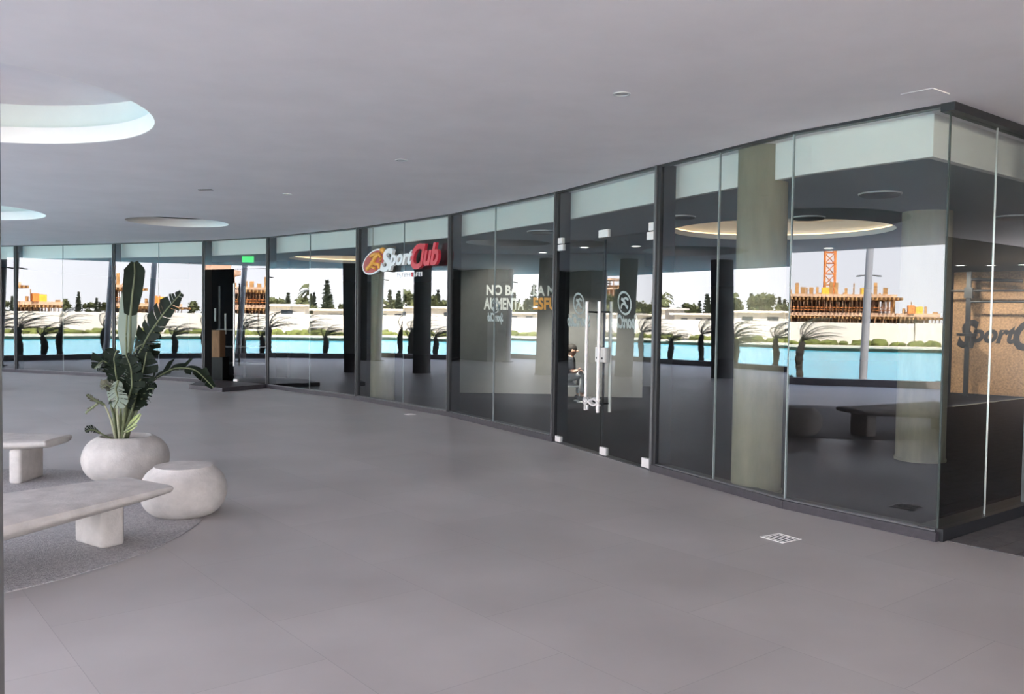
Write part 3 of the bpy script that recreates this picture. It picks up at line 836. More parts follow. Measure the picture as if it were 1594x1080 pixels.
for k, (bx, tx, ty, r_, m_) in enumerate(((181, 168, 610, .014, S_), (184, 178, 612, .013, SP_), (189, 194, 618, .020, SP_), (195, 206, 628, .026, S_), (192, 200, 640, .026, S_), (186, 188, 640, .020, S_))):
    mb = MB(); a, b = at(bx, 684, PY - .05 + .02 * k), at(tx, ty, PY - .08 + .02 * k)
    mb.tube([a, a.lerp(b, .5) + Vector((.015 * (-1) ** k, 0, 0)), b], [r_ * 1.2, r_, r_ * .5], 8); mb.build('stem', m_, pl, smooth=True)


# ------------------------------------------------------------------ small things on floor and ceiling
def drain(p, s, rz, lab):
    o = root('floor_drain', (p.x, p.y, .001), lab, 'floor drain')
    mb = MB()
    for dx, dy, sx, sy in ((0, -1, 1, .05), (0, 1, 1, .05), (-1, 0, .05, 1), (1, 0, .05, 1)):
        c, q = cos(rz), sin(rz); ox, oy = dx * s * .46, dy * s * .46
        mb.box((p.x + ox * c - oy * q, p.y + ox * q + oy * c, .004), (s * sx, s * sy, .006), rz)
    mb.build('frame', M['satin'], o)
    mb = MB()
    for k in range(0, 7, 2):
        ox = (-.3 + .1 * k) * s; c, q = cos(rz), sin(rz)
        mb.box((p.x + ox * c, p.y + ox * q, .003), (s * .035, s * .80, .004), rz)
    mb.build('grate', M['satin'], o)
    mb = MB(); mb.box((p.x, p.y, .0006), (s * .8, s * .8, .001), rz); mb.build('sump', M['black'], o)


drain(gz(1215, 838), .21, R(33), 'square steel floor drain before the corner glazing')
drain(gz(638, 645), .14, R(40), 'small square steel floor drain below the raised sign')


def downlight(x, y, z, r, lit, name, lab, group):
    o = root(name, (x, y, z), lab, 'ceiling light', group)
    mb = MB(); mb.lathe((x, y, 0), [(r * .74, z + .0), (r * .78, z - .006), (r, z - .006), (r, z + .001)], 32); mb.f = [q for q in mb.f if len(q) == 4]; mb.mi = [0] * len(mb.f)
    mb.build('rim', M['lampoff'], o, smooth=True)
    mb = MB(); mb.lathe((x, y, 0), [(.001, z - .002), (r * .75, z - .002)], 32); mb.f = [q for q in mb.f if len(q) == 4]; mb.mi = [0] * len(mb.f)
    mb.build('lens', M['lamp'] if lit else M['lampoff'], o)


for p, lab in (((968, 146), 'round recessed downlight in the plaza ceiling nearest the viewer'), ((625, 249), 'round recessed downlight in the plaza ceiling above the raised sign'), ((447, 302), 'faint recessed downlight in the plaza ceiling near the far entrance')):
    q = gz(*p, ZC); downlight(q.x, q.y, ZC, .062, False, 'downlight', lab, 'unlit plaza downlights')
q = gz(320, 295, ZC); mb = MB(); mb.box((q.x, q.y, ZC - .004), (.19, .05, .008), R(-10)); fx = mb.build('ceiling_slot', M['black'], loc=(q.x, q.y, ZC)); tag(fx, 'small dark slot fitting in the plaza ceiling above the potted plant', 'ceiling fitting')
q = gz(1440, 146, ZC); o = root('access_panel', (q.x, q.y, ZC), 'square access panel in the ceiling above the glass corner', 'access panel')
mb = MB(); mb.box((q.x, q.y, ZC - .003), (.24, .22, .003), R(38)); mb.build('cover', M['ceil'], o)
mb = MB(); mb.box((q.x + .07, q.y - .088, ZC - .004), (.22, .004, .006), R(38)); mb.build('edge_strip', M['white'], o)
for p, l in (((990, 383), 'above the right door leaf'), ((910, 385), 'above the left door leaf'), ((845, 393), 'beside the left door post'), ((728, 397), 'right of the raised sign'), ((1290, 386), 'below the warm ring cove')):
    q = gz(*p, ZI); downlight(q.x, q.y, ZI, .10, True, 'downlight', 'lit round downlight in the gym ceiling seen ' + l, 'lit gym downlights')
for p, l in (((1495, 413), 'just right of the glass corner'), ((1543, 413), 'at the side window joint'), ((1592, 412), 'at the right border')):
    q = gz(*p, ZI); downlight(q.x, q.y, ZI, .12, True, 'downlight', 'lit downlight over the chipboard wall, ' + l, 'lit gym downlights')
for p, r_, l in (((1370, 301), .19, 'behind the corner pane'), ((1258, 338), .19, 'left of the warm ring cove'), ((1060, 337), .17, 'right of the double door'), ((845, 360), .22, 'left of the double door'), ((1578, 337), .2, 'behind the side window')):
    q = gz(*p, ZI); o = root('air_diffuser', (q.x, q.y, ZI), 'dark round air diffuser in the gym ceiling ' + l, 'air diffuser', 'dark round air diffusers in the gym ceiling')
    mb = MB(); mb.lathe((q.x, q.y, 0), [(r_, ZI), (r_, ZI - .02), (r_ * .9, ZI - .03), (.001, ZI - .03)], 32); mb.f = [t for t in mb.f if len(t) == 4]; mb.mi = [0] * len(mb.f)
    mb.build('plate', M['vent'], o, smooth=True)
    mb = MB(); mb.lathe((q.x, q.y, 0), [(r_ * 1.06, ZI), (r_ * 1.06, ZI - .012), (r_, ZI - .012), (r_, ZI)], 32); mb.f = [t for t in mb.f if len(t) == 4]; mb.mi = [0] * len(mb.f)
    mb.build('collar', M['lampoff'], o, smooth=True)

# ------------------------------------------------------------------ raised sign and vinyl marks on the glass
def on_frame(f, vs, u, z, o, mirror=False):
    return [f.p(u + (-v[0] if mirror else v[0]), z + v[1], o + v[2]) for v in vs]


f = FR[5]
sg = root('club_sign', f.p(1.6, 2.5, 0), 'raised SportClub sign, white and red letters with a runner disc, on the glazing', 'sign')


def disc_mb(f, u, z, ru, rz_, o0, o1, tilt=0.0, n=40):
    mb = MB(); vs = []
    for o in (o0, o1):
        for k in range(n):
            a = 2 * pi * k / n; x, y = ru * cos(a), rz_ * sin(a)
            vs.append(f.p(u + x * cos(tilt) - y * sin(tilt), z + x * sin(tilt) + y * cos(tilt), o))
    mb.add(vs, [tuple(range(n)), tuple(range(2 * n - 1, n - 1, -1))] + [(k, n + k, n + (k + 1) % n, (k + 1) % n) for k in range(n)])
    return mb


disc_mb(f, .715, 2.505, .43, .205, .04, .075, R(14)).build('disc_rim', M['whitelet'], sg)
disc_mb(f, .715, 2.505, .385, .178, .07, .082, R(14)).build('disc_face', M['disc'], sg)
mb = MB()
for pl_, r_ in (([(.50, 2.385), (.60, 2.43), (.70, 2.50), (.80, 2.585), (.92, 2.63)], .040), ([(.62, 2.60), (.74, 2.635), (.92, 2.63), (1.0, 2.56), (.96, 2.50)], .030),
                ([(.70, 2.50), (.78, 2.46), (.92, 2.45), (.93, 2.38)], .032), ([(.70, 2.50), (.66, 2.42), (.80, 2.38)], .026)):
    mb.tube([f.p(u, z, .088) for u, z in pl_], r_, 8)
mb.build('runner', M['orange'], sg, smooth=True)
mb = MB(); mb.ball(f.p(1.03, 2.69, .085), .055, 14, 8); mb.build('runner_head', M['orange'], sg, smooth=True)
for txt, u, z, wd, h, m_ in (('S', .98, 2.315, .44, .40, 'whitelet'), ('port', 1.27, 2.33, .78, .32, 'whitelet'), ('C', 1.98, 2.325, .42, .415, 'redlet'), ('lub', 2.26, 2.37, .55, .36, 'redlet')):
    vs, fs = text_verts(txt, wd, h, .055, .32, .035)
    mb = MB(); mb.add(on_frame(f, vs, u, z, .055), fs); mb.build('lettering', M[m_], sg)
for k in range(11):
    if k == 6: continue
    mb = MB(); u = 1.40 + k * .076
    f.box(mb, u, u + .018, 2.215, 2.29, .004, .014)
    if k % 3 != 1: f.box(mb, u + .018, u + .05, 2.272, 2.29, .004, .014)
    if k % 2: f.box(mb, u + .018, u + .05, 2.215, 2.232, .004, .014)
    if k % 4 != 2: f.box(mb, u + .018, u + .044, 2.244, 2.260, .004, .014)
    mb.build('small_letter', M['whitelet'], sg)
mb = MB(); f.box(mb, 1.40 + 6 * .076, 1.40 + 6 * .076 + .05, 2.215, 2.29, .004, .014); mb.build('red_mark', M['redlet'], sg)


def decal(f, u, z, wd, lab, group, wtxt=True, squash=1.0):
    """white vinyl club mark that reads from inside, so mirrored from the plaza"""
    o = root('club_decal', f.p(u, z, -.02), lab, 'glass decal', group)
    vs, fs = text_verts('SportClub', wd, wd * .36 * squash, .001, .3, .04)
    mb = MB(); mb.add(on_frame(f, vs, u + wd / 2, z - wd * .42, -.016, True), [q[::-1] for q in fs]); mb.build('lettering', M['decal'], o)
    n = 36; mb = MB(); vs = []
    for r_ in (1.0, .82):
        for k in range(n):
            a = 2 * pi * k / n; x, y = wd * .27 * r_ * cos(a), wd * .22 * r_ * sin(a); t = R(-35)
            vs.append(f.p(u + x * cos(t) - y * sin(t), z + wd * .16 + x * sin(t) + y * cos(t), -.0155))
    mb.add(vs, [(k, (k + 1) % n, n + (k + 1) % n, n + k) for k in range(n)]); mb.build('ring', M['decal'], o)
    mb = MB(); zz = z + wd * .16
    for pl_, r_ in (([(.12, -.10), (.04, -.04), (-.02, .04), (-.12, .09)], .035), ([(.14, .06), (.04, .10), (-.06, .07)], .028), ([(.0, 0.0), (-.10, -.03), (-.12, -.11)], .03)):
        q = [f.p(u + x * wd, zz + y * wd, -.016) for x, y in pl_]
        mb.tube(q, wd * r_, 6)
    mb.v = [v + f.n * (-(v - f.a).dot(f.n) - .016) * .97 for v in mb.v]
    mb.build('runner', M['decal'], o)


decal(FR[7], .56, 1.66, .56, 'white mirrored club mark on the left door leaf', 'mirrored white club marks')
decal(FR[7], 1.58, 1.66, .56, 'white mirrored club mark on the right door leaf behind the handles', 'mirrored white club marks')
decal(FR[6], 1.42, 1.66, .46, 'white mirrored club mark on the pane left of the double door', 'mirrored white club marks')

# ------------------------------------------------------------------ inside the gym
# slogan wall, with the rest of the line hidden by the nearer grey partition
sw = MB(); sw.box((.05, 17.75, 1.42), (2.6, .12, 2.84)); struct(sw.build('wall_slogan', M['ingrey']), 'grey gym wall with painted slogan', 'wall')
sw = MB(); sw.box((1.75, 17.25, 1.42), (1.70, .12, 2.84)); struct(sw.build('wall_partition', M['ingrey']), 'grey gym partition behind the seated man', 'wall')
slog = root('wall_slogan_text', (.3, 17.68, 2.0), 'painted slogan NO BAJES LA META on the grey gym wall', 'wall lettering')
for txt, x0, x1, y0, y1, m_, nm in (('NO BAJES LA META', 757, 893, 464, 445, 'wtext', 'upper_line'), ('AUMENTA', 753, 816, 482, 464, 'wtext', 'lower_line'), ('ESFUERZO', 830, 912, 482, 464, 'otext', 'orange_word')):
    a, b = at(x0, y0, 17.68), at(x1, y1, 17.68)
    vs, fs = text_verts(txt, b.x - a.x, b.z - a.z, .01, 0, .035)
    mb = MB(); mb.add([Vector((a.x + v[0], 17.688 - v[2], a.z + v[1])) for v in vs], fs); mb.build(nm, M[m_], slog)

# poster, counter deep inside
p0, p1 = at(944, 592, 19.0), at(974, 430, 19.0)
mb = MB(); mb.box(((p0.x + p1.x) / 2, 19.0, 1.25), (p1.x - p0.x, .05, 2.4)); tag(mb.build('poster_panel', M['paper'], loc=((p0.x + p1.x) / 2, 19.0, 0)), 'tall grey printed panel behind the right door handles', 'poster')
cb = root('reception_counter', (3.0, 20.2, 0), 'pale reception counter behind the right door leaf', 'counter')
mb = MB(); mb.box((2.98, 20.2, .48), (.85, .5, .96)); mb.build('body', M['counter'], cb, bevel=.01)
mb = MB(); mb.box((2.98, 20.2, .985), (.95, .6, .05)); mb.build('worktop', M['chair'], cb, bevel=.01)

# chipboard wall with the club name and the pull-up rig
oa = gz(1487, 613); od = Vector((.778, -.628, 0)); on = Vector((-.628, -.778, 0))
class _F: pass
ow = Frame(oa, oa + od * 4.0)
mb = MB(); ow.box(mb, -.1, 4.0, 0, 2.68, -.06, 0); struct(mb.build('wall_chipboard', M['osb']), 'brown chipboard wall behind the side window', 'wall')
mb = MB(); ow.box(mb, -.1, 4.0, 0, .03, -.06, .01); struct(mb.build('baseboard_chipboard', M['black']), None, 'baseboard')
ct = root('wall_club_name', ow.p(.9, 1.6, 0), 'black painted club name SportClub on the chipboard wall', 'wall lettering')
for txt, u, z, wd, h in (('S', .0, 1.02, .42, .62), ('port', .24, 1.02, .92, .50), ('C', 1.08, 1.0, .50, .66), ('lub', 1.5, 1.04, .8, .62)):
    vs, fs = text_verts(txt, wd, h, .012, .3, .04)
    mb = MB(); mb.add(on_frame(ow, vs, u, z, .001), fs); mb.build('lettering', M['osbtext'], ct)
rg = root('pull_up_rig', ow.p(.3, 0, .5), 'black steel pull-up rig before the chipboard wall', 'rig')
for u, z0, z1, o0, o1, nm in ((.30, 0, 2.66, .45, .53, 'upright'), (2.3, 0, 2.66, .45, .53, 'upright')):
    mb = MB(); ow.box(mb, u - .045, u + .045, z0, z1, o0, o1); mb.build(nm, M['gymblack'], rg)
for u0, u1, z, r_ in ((-.2, 2.4, 2.25, .022), (.3, 2.4, 2.02, .022), (.3, 1.3, 2.5, .035)):
    mb = MB(); mb.tube([ow.p(u0, z, .49), ow.p(u1, z + (-.05 if r_ > .03 else 0), .49)], r_, 10); mb.build('pull_up_bar', M['gymblack'], rg)
mb = MB(); ow.box(mb, .22, .38, 2.1, 2.32, .43, .55); mb.build('bracket', M['gymblack'], rg)
mb = MB(); mb.lathe(ow.p(.30, 1.32, .55), [(.001, -.03), (.2, -.03), (.2, .03), (.001, .03)], 20); mb.f = [q for q in mb.f if len(q) == 4]; mb.mi = [0] * len(mb.f)
mb.build('weight_plate', M['gymblack'], rg)

# things in the open far entrance
bx = root('plyo_box', (-6.25, 20.2, 0), 'tall plywood jump box standing in the far open entrance', 'gym box')
q0, q1 = at(325, 556, 20.0), at(342, 514, 20.0)
mb = MB(); mb.box(((q0.x + q1.x) / 2, 20.2, (q0.z + q1.z) / 2), (q1.x - q0.x, .4, q1.z - q0.z)); mb.build('body', M['wood'], bx, bevel=.006)
mb = MB(); mb.box((q0.x + .05, 19.995, q1.z - .13), (.03, .012, .09)); mb.build('hand_hole', M['black'], bx)
mb = MB(); mb.box(((q0.x + q1.x) / 2, 20.2, q0.z / 2), (q1.x - q0.x + .15, .45, q0.z)); mb.build('plinth', M['gymblack'], bx)
rk = root('storage_rack', (-5.9, 20.9, 0), 'black equipment rack with pale bars inside the far entrance', 'rack')
for x in (-7.05, -6.45, -5.75):
    mb = MB(); mb.box((x, 20.9, 1.1), (.05, .05, 2.2)); mb.build('upright', M['gymblack'], rk)
for z in (.35, .75, 1.15):
    mb = MB(); mb.box((-6.4, 20.9, z), (1.35, .3, .035)); mb.build('shelf', M['frame'], rk)
for px in (323, 335, 351):
    a, b = at(px, 500 if px < 340 else 520, 20.7), at(px, 480 if px < 340 else 488, 20.7)
    mb = MB(); mb.tube([a, b], .022, 8); mb.build('bar', M['chair'], rk)
dw = MB(); dw.box((-6.9, 21.8, 1.42), (3.2, .1, 2.84), R(-25)); struct(dw.build('wall_dark_backing', M['matt']), 'added black backing for the unlit gym depth behind the far open entrance', 'wall')  # black sheet added so the open entrance looks like unlit interior
ex = root('exit_sign', gz(386, 412, ZI - .02), 'green and white exit sign hanging inside the far entrance', 'exit sign')
e0 = at(377, 409, 19.6); e1 = at(395, 394, 19.6)
mb = MB(); mb.box(((e0.x + e1.x) / 2, 19.6, (e0.z * .62 + e1.z * .38) - .0), (e1.x - e0.x, .03, (e1.z - e0.z) * .66)); mb.build('green_panel', M['green'], ex)
mb = MB(); mb.box(((e0.x + e1.x) / 2, 19.6, e1.z - (e1.z - e0.z) * .15), (e1.x - e0.x, .028, (e1.z - e0.z) * .28)); mb.build('white_panel', M['exitw'], ex)

# spots added below the gym ceiling to brighten man, chipboard wall and slogan
for (x, y), (tx, ty, tz), pw in (((.7, 15.3), (1.15, 16.4, .7), 900), ((8.7, 17.6), (9.9, 19.0, 1.1), 210), ((9.9, 16.7), (10.9, 18.1, 1.1), 210), ((11.4, 15.6), (12.3, 17.0, 1.1), 210), ((-.3, 16.3), (-.2, 17.7, 1.6), 90)):
    l = bpy.data.lights.new('gym_fill_spot', 'SPOT'); l.spot_size = R(80); l.spot_blend = .7; l.shadow_soft_size = .08; l.energy = pw; l.color = (1, .93, .84)
    lo = bpy.data.objects.new('gym_fill_spot', l); COL.objects.link(lo); lo.location = (x, y, ZI - .05)
    lo.rotation_euler = (Vector((tx, ty, tz)) - lo.location).to_track_quat('-Z', 'Y').to_euler()

# ------------------------------------------------------------------ seated man
YP = 16.3
def pp(px, py, dy=0.0): return at(px, py, YP + dy)


man = root('person', (pp(890, 625).x, YP, 0), 'man in black shirt and grey trousers seated bent over behind the left door leaf', 'person')


def skinned(name, chains, m, par, rootv=0, sub=2):
    vs, es, rs = [], [], []
    idx = {}
    for ch_ in chains:
        prev = None
        for key, p, r_ in ch_:
            if key in idx: k = idx[key]
            else:
                k = len(vs); idx[key] = k; vs.append(Vector(p) - par.location); rs.append(r_)
            if prev is not None and prev != k: es.append((prev, k))
            prev = k
    me = bpy.data.meshes.new(name); me.from_pydata(vs, es, []); me.materials.append(m)
    o = bpy.data.objects.new(name, me); COL.objects.link(o); o.parent = par
    sk = o.modifiers.new('skin', 'SKIN'); sk.use_smooth_shade = True
    for k, r_ in enumerate(rs):
        v = me.skin_vertices[0].data[k]
        v.radius = r_ if isinstance(r_, tuple) else (r_, r_); v.use_root = (k == rootv)
    s_ = o.modifiers.new('sub', 'SUBSURF'); s_.levels = sub; s_.render_levels = sub
    return o


hip = pp(884, 586); che = pp(883, 571, -.12); sh = pp(886, 559, -.22); nk = pp(889, 553, -.27); hd = pp(891.5, 545.5, -.30)
hl, hr = hip + Vector((-.02, -.10, 0)), hip + Vector((0, .12, 0))
kl, kr = pp(909, 582, -.30), pp(905, 582, -.05)
al, ar = pp(905, 615, -.28), pp(900, 616, -.02)
body = [[('hip', hip, (.15, .13)), ('belly', hip.lerp(che, .5), (.14, .12)), ('chest', che, (.16, .13)), ('sh', sh, (.13, .10)), ('nk', nk, .055), ('head0', nk.lerp(hd, .55), .07), ('head', hd, (.085, .10)), ('top', hd + Vector((0, 0, .075)), .06)]]
elL, elR = pp(891, 579, -.42), pp(884, 580, .04)
haL, haR = pp(900, 577, -.44), pp(899, 579, -.30)
for s_, e_, h_, nm in ((sh + Vector((0, -.17, -.02)), elL, haL, 'l'), (sh + Vector((-.02, .17, -.02)), elR, haR, 'r')):
    body.append([('sh', sh, .1), ('s' + nm, s_, .062), ('e' + nm, e_, .044), ('w' + nm, e_.lerp(h_, .85), .030), ('h' + nm, h_, .036)])
for h_, k_, a_, nm in ((hl, kl, al, 'l'), (hr, kr, ar, 'r')):
    ft = a_ + Vector((.15, -.06, -.06))
    body.append([('hip', hip, .15), ('t' + nm, h_, .088), ('k' + nm, k_, .062), ('c' + nm, k_.lerp(a_, .4), .056), ('a' + nm, a_, .040), ('f' + nm, ft, .034)])
skinned('body', body, M['skin'], man)
shirt = [[('hip', hip + Vector((0, 0, .04)), (.165, .145)), ('chest', che, (.175, .145)), ('sh', sh, (.142, .112)), ('nk', nk - Vector((0, 0, .02)), .065)]]
for s_, e_, nm in ((sh + Vector((0, -.17, -.02)), elL, 'l'), (sh + Vector((-.02, .17, -.02)), elR, 'r')):
    shirt.append([('sh', sh, .1), ('s' + nm, s_, .075), ('e' + nm, s_.lerp(e_, .9), .058)])
skinned('shirt', shirt, M['shirt'], man)
tr_ = []
for h_, k_, a_, nm in ((hl, kl, al, 'l'), (hr, kr, ar, 'r')):
    tr_.append([('hip', hip, (.165, .14)), ('t' + nm, h_, .10), ('k' + nm, k_, .076), ('c' + nm, k_.lerp(a_, .45), .068), ('a' + nm, a_ + Vector((0, 0, .03)), .055)])
skinned('trousers', tr_, M['trousers'], man)
for a_ in (al, ar):
    d = Vector((.9, -.36, 0)); rz_ = atan2(d.y, d.x); zf = a_.z
    mb = MB(); mb.ball(Vector((a_.x, a_.y, .075)) + d * .075, .15, 16, 8, squash=(1, .36, .42))
    c0 = Vector((a_.x, a_.y, .075)) + d * .075
    mb.v = [c0 + Matrix.Rotation(rz_, 3, 'Z') @ (v - c0) for v in mb.v]
    for v in mb.v: v.z = max(v.z, .022)
    sh_ = mb.build('shoe', M['shoe'], man, smooth=True)
    mb = MB(); mb.box(Vector((a_.x, a_.y, .014)) + d * .075, (.29, .10, .026), rz_); mb.build('sole', M['sole'], sh_, bevel=.008)
mb = MB(); mb.ball(hd + Vector((-.018, .01, .035)), .098, 16, 10, squash=(1, .92, .95)); mb.build('hair', M['hair'], man, smooth=True)
mb = MB(); mb.ball(hd + Vector((.088, -.035, -.005)), .018, 8, 6, squash=(1.3, .8, 1)); mb.build('nose', M['skin'], man, smooth=True)
for s in (-1, 1):
    mb = MB(); mb.ball(hd + Vector((.062 - .02 * s, -.04 + s * -.042, .012)), .011, 8, 6); mb.build('eye', M['black'], man)
mb = MB(); mb.ball(hd + Vector((-.01, -.09, -.005)), .026, 10, 6, squash=(.8, .4, 1.2)); mb.build('ear', M['skin'], man, smooth=True)
for hnd, sgn in ((haL, 1), (haR, -1)):
    mb = MB()
    for k in range(4):
        b_ = hnd + Vector((.02, -.03 + .02 * k, -.005 * k)); mb.tube([b_, b_ + Vector((.045, .004 * sgn, .012)), b_ + Vector((.066, .012 * sgn, -.008 + .004 * k))], [.010, .009, .007], 6)
    b_ = hnd + Vector((.005, .02 * sgn, .02)); mb.tube([b_, b_ + Vector((.03, .02 * sgn, .02)), b_ + Vector((.05, .012 * sgn, .02))], [.011, .010, .008], 6)
    mb.build('fingers', M['skin'], man, smooth=True)
ph = MB(); c_ = (haL + haR) / 2 + Vector((.05, 0, .035)); ph.box(c_, (.075, .15, .012), R(12)); tag(ph.build('mobile_phone', M['black'], loc=c_, bevel=.003), 'dark mobile phone held in the hands of the seated man', 'phone')
chx, chy = hip.x - .02, YP
cr = root('chair', (chx, chy, 0), 'white plastic chair under the seated man', 'chair')
sz = hip.z - .165
mb = MB(); mb.box((chx + .05, chy, sz), (.44, .42, .035)); mb.build('seat', M['chair'], cr, bevel=.012)
mb = MB(); mb.box((chx - .19, chy, sz + .24), (.03, .42, .40)); mb.build('backrest', M['chair'], cr, bevel=.012)
for dx in (-.17, .24):
    for dy in (-.18, .18):
        mb = MB(); mb.tube([(chx + dx, chy + dy, 0), (chx + dx * .92, chy + dy * .95, sz)], .016, 8); mb.build('leg', M['chair'], cr, smooth=True)

# ------------------------------------------------------------------ lagoon side
kb = root('trim_kerb', (-17, 15, 0), 'low dark planter kerb along the plaza edge', 'kerb', None, 'structure')
mb = MB()
for k in range(len(EDGE) - 1):
    a, b = Vector((*EDGE[k], 0)), Vector((*EDGE[k + 1], 0)); d = (b - a).normalized(); q = Vector((d.y, -d.x, 0)) * .28
    a, b = a - d * .02, b + d * .02
    mb.hexa([a, b, b + q, a + q, a + Vector((0, 0, .16)), b + Vector((0, 0, .16)), b + q + Vector((0, 0, .16)), a + q + Vector((0, 0, .16))])
mb.build('kerb_stone', M['kerb'], kb)
mb = MB(); mb.prism([(p[0], p[1]) for p in EDGE] + [(p[0] - 2.3, p[1]) for p in EDGE[::-1]], -1.2, .0); struct(mb.build('planting_bed', M['planting']), 'dark planting bed between plaza and lagoon', 'planting bed')
mb = MB(); mb.box((-32, 40, -.9), (76, 420, .9)); struct(mb.build('lagoon', M['water']), 'turquoise lagoon', 'lagoon')
mb = MB(); mb.prism([(p[0] - 2, p[1]) for p in EDGE] + [(p[0] - 5.0, p[1]) for p in EDGE[::-1]], -.8, -.38); struct(mb.build('bounce_strip', M['sand']), 'unseen pale strip behind the planting bed, added to warm the bounced light', 'beach')  # hidden pale strip added to warm the light bounced from the lagoon
mb = MB(); mb.prism([(-50.5, -190), (-50.5, 250), (-420, 250), (-420, -190)], -1, -.22); struct(mb.build('ground_far', M['ground']), 'dry ground beyond the lagoon', 'ground')
mb = MB(); mb.box((-51.5, 30, -.19), (3.0, 430, .10)); struct(mb.build('shore_strip', M['sand']), 'pale beach strip on the far lagoon shore', 'beach')
mb = MB(); mb.prism([(-14.6, -9), (-14.6, -190), (250, -190), (250, -9), (14, -9)], -.9, -.03); struct(mb.build('ground_near', M['sand']), 'sunlit paving before the plaza', 'ground')
mb = MB(); mb.prism([(20, -9), (250, -9), (250, 250), (-20, 250), (-20, 34.2), (20, 34.2)], -.9, -.03); struct(mb.build('ground_back', M['ground']), 'ground behind the building', 'ground')

wl = root('perimeter_wall', (-57, 30, 0), 'long white perimeter wall across the lagoon', 'wall', None, 'structure')
for k in range(22):
    y0 = -150 + 16 * k
    m_ = M['hoard'] if k in (14, 15) else M['whitewall']
    mb = MB(); mb.box((-57, y0 + 8, .62 + (.04 if k % 3 else .0)), (.25, 15.9, 1.55)); mb.build('wall_panel', m_, wl)
gb = MB(); rnd = random.Random(3)
for k in range(420):
    y = -110 + 260 * k / 420 + rnd.uniform(-.4, .4); gb.ball((-55.2 + rnd.uniform(-.9, .5), y, -.12), rnd.uniform(.25, .55), 7, 5, squash=(1, 1.3, .8), jit=.5, seed=k)
tag(gb.build('bank_grass', M['grass']), 'low yellow-green planting along the foot of the white wall', 'grass', None, 'stuff')


# wind-bent pygmy palms
def palm_mesh(seed, h, fl=1.15, wind=(0, -1, 0), nf=12):
    rnd = random.Random(seed)
    o = root('palm', (0, 0, 0))
    mb = MB(); n = 10
    mb.tube([(0.05 * sin(k * .5 + seed), 0.04 * cos(k * .6 + seed) * k / n, h * k / n) for k in range(n + 1)], [.085 + .022 * (k % 2) - .02 * k / n + (.022 if 3 < k < 9 else 0) for k in range(n + 1)], 9)
    mb.build('trunk', M['trunk'], o, smooth=False)
    top = Vector((0.05 * sin(n * .5 + seed), .04 * cos(n * .6 + seed), h))
    W = Vector(wind)
    for k in range(nf):
        mb = MB()
        a = 2 * pi * k / nf + rnd.uniform(-.2, .2); el = rnd.uniform(.2, 1.15)
        d = Vector((cos(a) * cos(el), sin(a) * cos(el), sin(el))); L = fl * rnd.uniform(.75, 1.15)
        pts = [top.copy()]; m_ = 12
        for q in range(m_):
            s = q / m_
            dd = (d * (1 - s * .75) + W * (.35 + 1.25 * s) + Vector((0, 0, -.55 * s))).normalized(); pts.append(pts[-1] + dd * L / m_)
        mb.tube(pts, [.014 - .010 * q / m_ for q in range(m_ + 1)], 4)
        for q in range(2, m_ + 1):
            t = (pts[q] - pts[q - 1]).normalized()
            for sd in (-1, 1):
                for hlf in (0, .5):
                    p0 = pts[q - 1].lerp(pts[q], hlf)
                    s_ = t.cross(Vector((0, 0, 1))); s_ = (s_ if s_.length > .1 else Vector((1, 0, 0))).normalized() * sd
                    ll = +.17 * sin(pi * min(1, q / m_ * .92 + .06)) + .05
                    dv = (s_ * .55 + t * .75 + W * .55 + Vector((0, 0, -.25 + rnd.uniform(-.2, .2)))).normalized() * ll
                    wv = t * .008
                    mb.add([p0 - wv, p0 + wv, p0 + wv * .5 + dv * .6, p0 + dv, p0 - wv * .5 + dv * .6], [(0, 1, 2, 3, 4)])
        mb.build('frond', M['frond'], o)
    return o


palms = [((-19.3, 18.1), 0, 'mirrored at the far left of the facade'), ((-18.9, 16.7), 1, 'mirrored left of the potted plant, fronds spread wide'), ((-17.9, 16.2), 2, 'mirrored between plant and far entrance'),
         ((-18.9, 21.6), 0, 'mirrored in the closed leaf of the far entrance'), ((-18.2, 19.7), 1, 'mirrored in the bay right of the far entrance'), ((-18.5, 18.9), 2, 'mirrored beside the column under the raised sign'),
         ((-18.9, 20.0), 2, 'mirrored close to the double door post, low one'), ((-18.3, 15.0), 1, 'mirrored before the board-marked column'),
         ((-15.0, 5.6), 0, 'mirrored in the corner glazing before the lagoon'), ((-18.9, 23.6), 2, 'mirrored beside the wall slogan'), ((-18.5, 25.2), 1, 'mirrored beside the wall slogan, behind the lower palm')]
protos = [palm_mesh(3, 1.0, 1.25), palm_mesh(8, .95, 1.2, nf=13), palm_mesh(12, .72, 1.0)]
used = set()
for (xy, k, lab) in palms:
    o = protos[k] if k not in used else copy_tree(protos[k])
    used.add(k)
    o.location = (xy[0], xy[1], 0); o.rotation_euler = (0, 0, random.uniform(-.35, .35))
    tag(o, 'wind-bent dwarf palm at the lagoon edge, ' + lab, 'palm', 'dwarf palms along the lagoon edge')
rnd = random.Random(11)
sh0 = None
